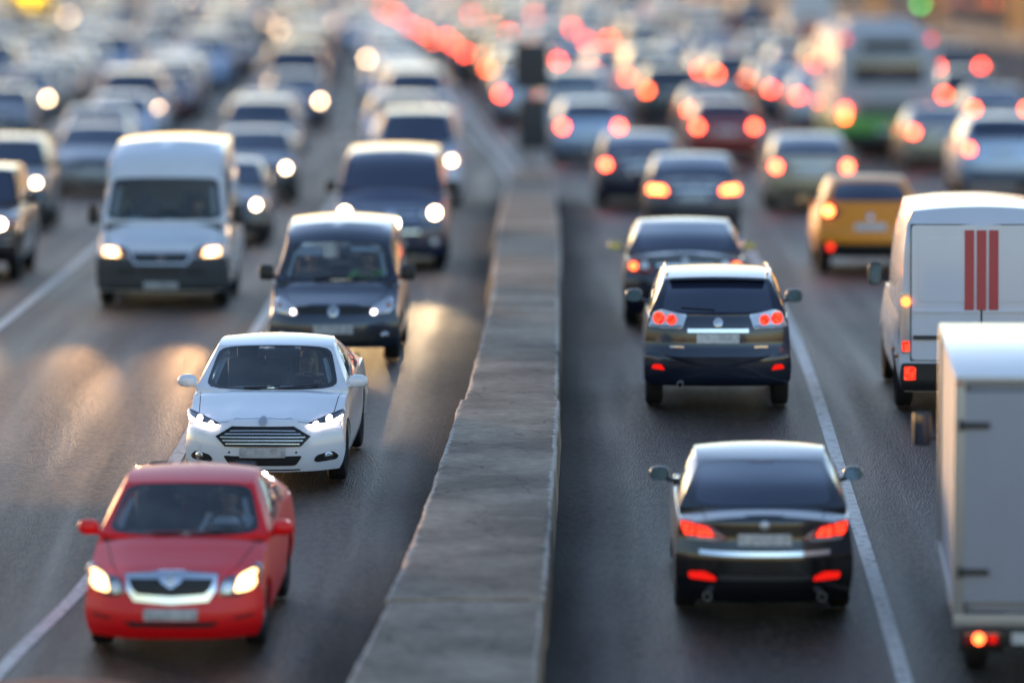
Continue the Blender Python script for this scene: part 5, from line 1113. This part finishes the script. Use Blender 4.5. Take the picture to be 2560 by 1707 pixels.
def post_sign(name, x, Y, label, cat, fn):
    o = empty(name, (x, Y, zr(Y))); tag(o, label, cat); fn(o); return o
def round_sign(o):
    build('pole', MB().tube([(0, 0, 0), (0, 0, 3.5)], .06, 8), pole_m, o)
    b = build('sign_disc', MB().lathe([(.02, 0), (.02, .78), (-.02, .78), (-.03, 0)], (0, -.09, 2.86), 'y', 32), P('sign_white', (.80, .80, .80), .4), o)
    build('lower_disc', MB().lathe([(.02, 0), (.02, .42), (-.02, .42), (-.03, 0)], (0, -.13, 2.2), 'y', 28), P('sign_orange', (.75, .14, .04), .4), o)
    build('white_bar', MB().box((0, -.18, 2.36), (.50, .03, .16), .02), P('sign_bar', (.8, .8, .8), .4), o)
post_sign('round_road_sign', 9.6, 206, 'round white road sign with a smaller orange disc below it on a pole', 'road sign', round_sign)
def cross_sign(o):
    build('pole', MB().tube([(0, 0, 0), (0, 0, 3.1)], .08, 8), pole_m, o); build('board', MB().box((0, 0, 2.6), (1.9, .12, 1.9), .04), sign_back, o)
    cr = build('yellow_cross', MB().box((0, -.075, 2.6), (1.1, .03, .26)).box((0, -.079, 2.6), (.26, .03, 1.1)), yellow_l, o, 30, dist=0)
    f = MB()
    for a, b_ in (((0, .86), (1.75, .05)), ((0, -.86), (1.75, .05)), ((.86, 0), (.05, 1.65)), ((-.86, 0), (.05, 1.65))): f.box((a[0], -.07, 2.6+a[1]), (b_[0], .03, b_[1]))
    build('yellow_border', f, yellow_l, o, 30, dist=0)
post_sign('lit_cross_sign', -19.9, 265, 'dark square board with a glowing yellow cross and border above the far left cars', 'sign', cross_sign)
def green_sign(o):
    for sx in (-.9, .9): build('pole', MB().tube([(sx, 0, 0), (sx, 0, 3.8)], .07, 8), pole_m, o)
    build('board', MB().box((0, -.1, 3.9), (2.6, .1, 1.5), .04), P('sign_green', (.03, .38, .08), .4), o)
    build('blue_stripe', MB().box((0, -.17, 3.95), (2.2, .02, .16)), P('sign_blue', (.05, .10, .45), .4), o)
post_sign('green_road_sign', -11.85, 282, 'green rectangular road sign between the lanes of far oncoming traffic', 'road sign', green_sign)
def traffic_light(o, col):
    build('pole', MB().tube([(0, 0, 0), (0, 0, 3.3)], .07, 8), pole_m, o); h = build('housing', MB().box((0, -.05, 2.85), (.36, .25, 1.0), .05), black_pl, o)
    for k, cm_ in enumerate((red_l if col == 'r' else red_lens, amber_lens, green_l if col == 'g' else P('green_lens', (.01, .10, .03), .3))):
        build('lens', MB().lathe([(0, 0), (0, .11), (.05, .12)], (0, -.20, 3.15-.3*k), 'y', 16), cm_, h)
post_sign('traffic_light', 15.3, 240, 'green traffic light on a pole at the top right', 'traffic light', lambda o: traffic_light(o, 'g'))

# lamp posts along both pavements
def lamp_post(x, Y, sg, label):
    o = empty('street_lamp', (x, Y, zr(Y)+.15)); tag(o, label, 'street lamp', 'street lamps')
    build('pole', MB().tube([(0, 0, 0), (0, 0, .9), (0, 0, 9.0)], [.13, .10, .06], 10), pole_m, o)
    build('arm', MB().tube([(0, 0, 8.9), (sg*.5, 0, 9.4), (sg*2.0, 0, 9.55)], .04, 8), pole_m, o); build('lantern', MB().box((sg*2.2, 0, 9.52), (.8, .3, .14), .05), trim_pl, o)
for k, Y in enumerate((230, 275, 320, 365)):
    lamp_post(XC(Y)+21.3, Y, -1, 'grey street lamp on the right pavement, %s from the front' % ORD[k]); lamp_post(XC(Y)-23.3, Y, 1, 'grey street lamp on the left pavement, %s from the front' % ORD[k])

# buildings on the outside of the bend
wall_ms = [P('facade_bluegrey', (.045, .055, .08), .7), P('facade_dark', (.03, .034, .042), .7), P('facade_brown', (.055, .047, .045), .75), P('facade_grey', (.07, .073, .085), .7)]
shop_glass = P('shop_glass', (.03, .045, .07), .08, 0, .5, .8); lit_shop = emis('lit_shop_window', (1.0, .62, .30), .10)
sill_m = P('stone_sill', (.20, .20, .20), .7)
def building(a, b_, H, mat, label, depth=14, seed=0):
    """front from ground point a to b_ facing the road; each window a part with pane and sill"""
    rb = random.Random(seed); A = Vector((a[0], a[1], .15)); B = Vector((b_[0], b_[1], .15)); d = (B-A); L = d.length; d.normalize(); n = Vector((d.y, -d.x, 0))
    if n.dot(Vector((0, 0, 0))-A) < 0: n = -n
    o = empty('building', A); tag(o, label, 'building', 'buildings outside the bend')
    q = lambda u, v, z: tuple(d*u+n*v+Vector((0, 0, z)))
    def bx(u0, u1, v0, v1, z0, z1):
        return MB().add([q(u, v, z) for u in (u0, u1) for v in (v0, v1) for z in (z0, z1)], [(0, 1, 3, 2), (4, 6, 7, 5), (0, 4, 5, 1), (2, 3, 7, 6), (0, 2, 6, 4), (1, 5, 7, 3)])
    build('wall', bx(0, L, -depth, 0, 0, H), mat, o, 30)
    build('cornice', bx(-.1, L+.1, -depth-.1, .35, H+.002, H+.5), sill_m, o, 30); build('plinth', bx(-.02, L+.02, .003, .12, 0, .5), sill_m, o, 30)
    m = int(L/3.4); w = L/m
    for i in range(m):
        u = (i+.5)*w
        g = build('shop_window', bx(u-w*.40, u+w*.40, .004, .10, .55, 3.2), black_pl, o, 30); build('pane', bx(u-w*.36, u+w*.36, .101, .13, .65, 3.1), lit_shop if rb.random() < .18 else shop_glass, g, 30)
        z = 4.6
        while z < H-2.2:
            g = build('window', bx(u-.75, u+.75, .004, .07, z, z+1.8), sill_m, o, 30); build('pane', bx(u-.65, u+.65, .071, .09, z+.1, z+1.7), shop_glass, g, 30); build('sill', bx(u-.85, u+.85, .072, .25, z-.12, z-.002), sill_m, g, 30)
            z += 3.2
    build('fascia_sign', bx(L*.2, L*.5, .14, .3, 3.45, 4.2), [red_lens, yellow_lens, blue_board][seed % 3], o, 30)
    return o
yellow_lens = P('yellow_board', (.55, .42, .05), .5); blue_board = P('blue_board', (.03, .05, .22), .5)
def side_pt(Y, off): return (XC(Y)+off, Y)
ends = [(190, 224), (226, 262), (264, 306), (308, 350), (352, 400), (402, 455), (457, 520)]
for k, (y0, y1) in enumerate(ends):
    building(side_pt(y0, 26.5), side_pt(y1, 26.5), [13, 16, 11.5, 15, 13, 17, 14][k], wall_ms[k % 4], '%s building with shop windows on the right, %s along the bend' % (['blue-grey', 'dark', 'brown', 'pale grey'][k % 4], ORD[k]), seed=k)
for k, (y0, y1) in enumerate([(300, 345), (420, 470)]):
    building(side_pt(y0, -29), side_pt(y1, -29), [9, 11][k], wall_ms[(k+1) % 4], '%s building on the left pavement, %s along the road' % (['dark', 'brown'][k], ORD[k]), seed=k+20)

# street trees on the left pavement, beyond the last parked cars
leaf_m = P('foliage', (.05, .085, .025), .6); bark_m = P('bark', (.07, .05, .035), .9)
def tree(x, Y, h, seed, label):
    rt = random.Random(seed); o = empty('street_tree', (x, Y, .1)); tag(o, label, 'tree', 'trees on the left pavement')
    tb = MB().tube([(0, 0, 0), (.05, 0, h*.25), (-.05, .05, h*.5), (.05, 0, h*.85)], [.2, .16, .11, .03], 8)
    for k in range(9):
        a = rt.uniform(0, 6.28); z = h*rt.uniform(.35, .75); l = h*rt.uniform(.18, .3); tb.tube([(0, 0, z), (l*.5*math.cos(a), l*.5*math.sin(a), z+l*.35), (l*math.cos(a), l*math.sin(a), z+l*.6)], [.06, .04, .015], 5)
    build('trunk', tb, bark_m, o, 50)
    v = []; f = []
    for k in range(2600):
        while True:
            p = Vector((rt.uniform(-1, 1), rt.uniform(-1, 1), rt.uniform(-1, 1)))
            if .15 < p.length < 1 and noise.noise(p*2.3+Vector((seed, 0, 0))) > -.12: break
        c0 = Vector((p.x*h*.30, p.y*h*.30, h*.66+p.z*h*.34)); n1 = Vector((rt.gauss(0, 1), rt.gauss(0, 1), rt.gauss(0, 1))).normalized(); n2 = n1.orthogonal().normalized(); s = rt.uniform(.09, .2)
        i = len(v); v += [c0+n1*s, c0+n2*s*.6, c0-n1*s, c0-n2*s*.6]; f.append((i, i+1, i+2, i+3))
    build('crown', MB().add(v, f), leaf_m, o, 0, dist=0, recalc=False)
for k, (Y, dx, h) in enumerate([(285, 0, 8), (355, .4, 9), (385, -.3, 8), (405, .2, 9.5)]):
    tree(XC(Y)-25.0+dx, Y, h, k, 'leafy green street tree on the left pavement, %s from the front' % ORD[k])
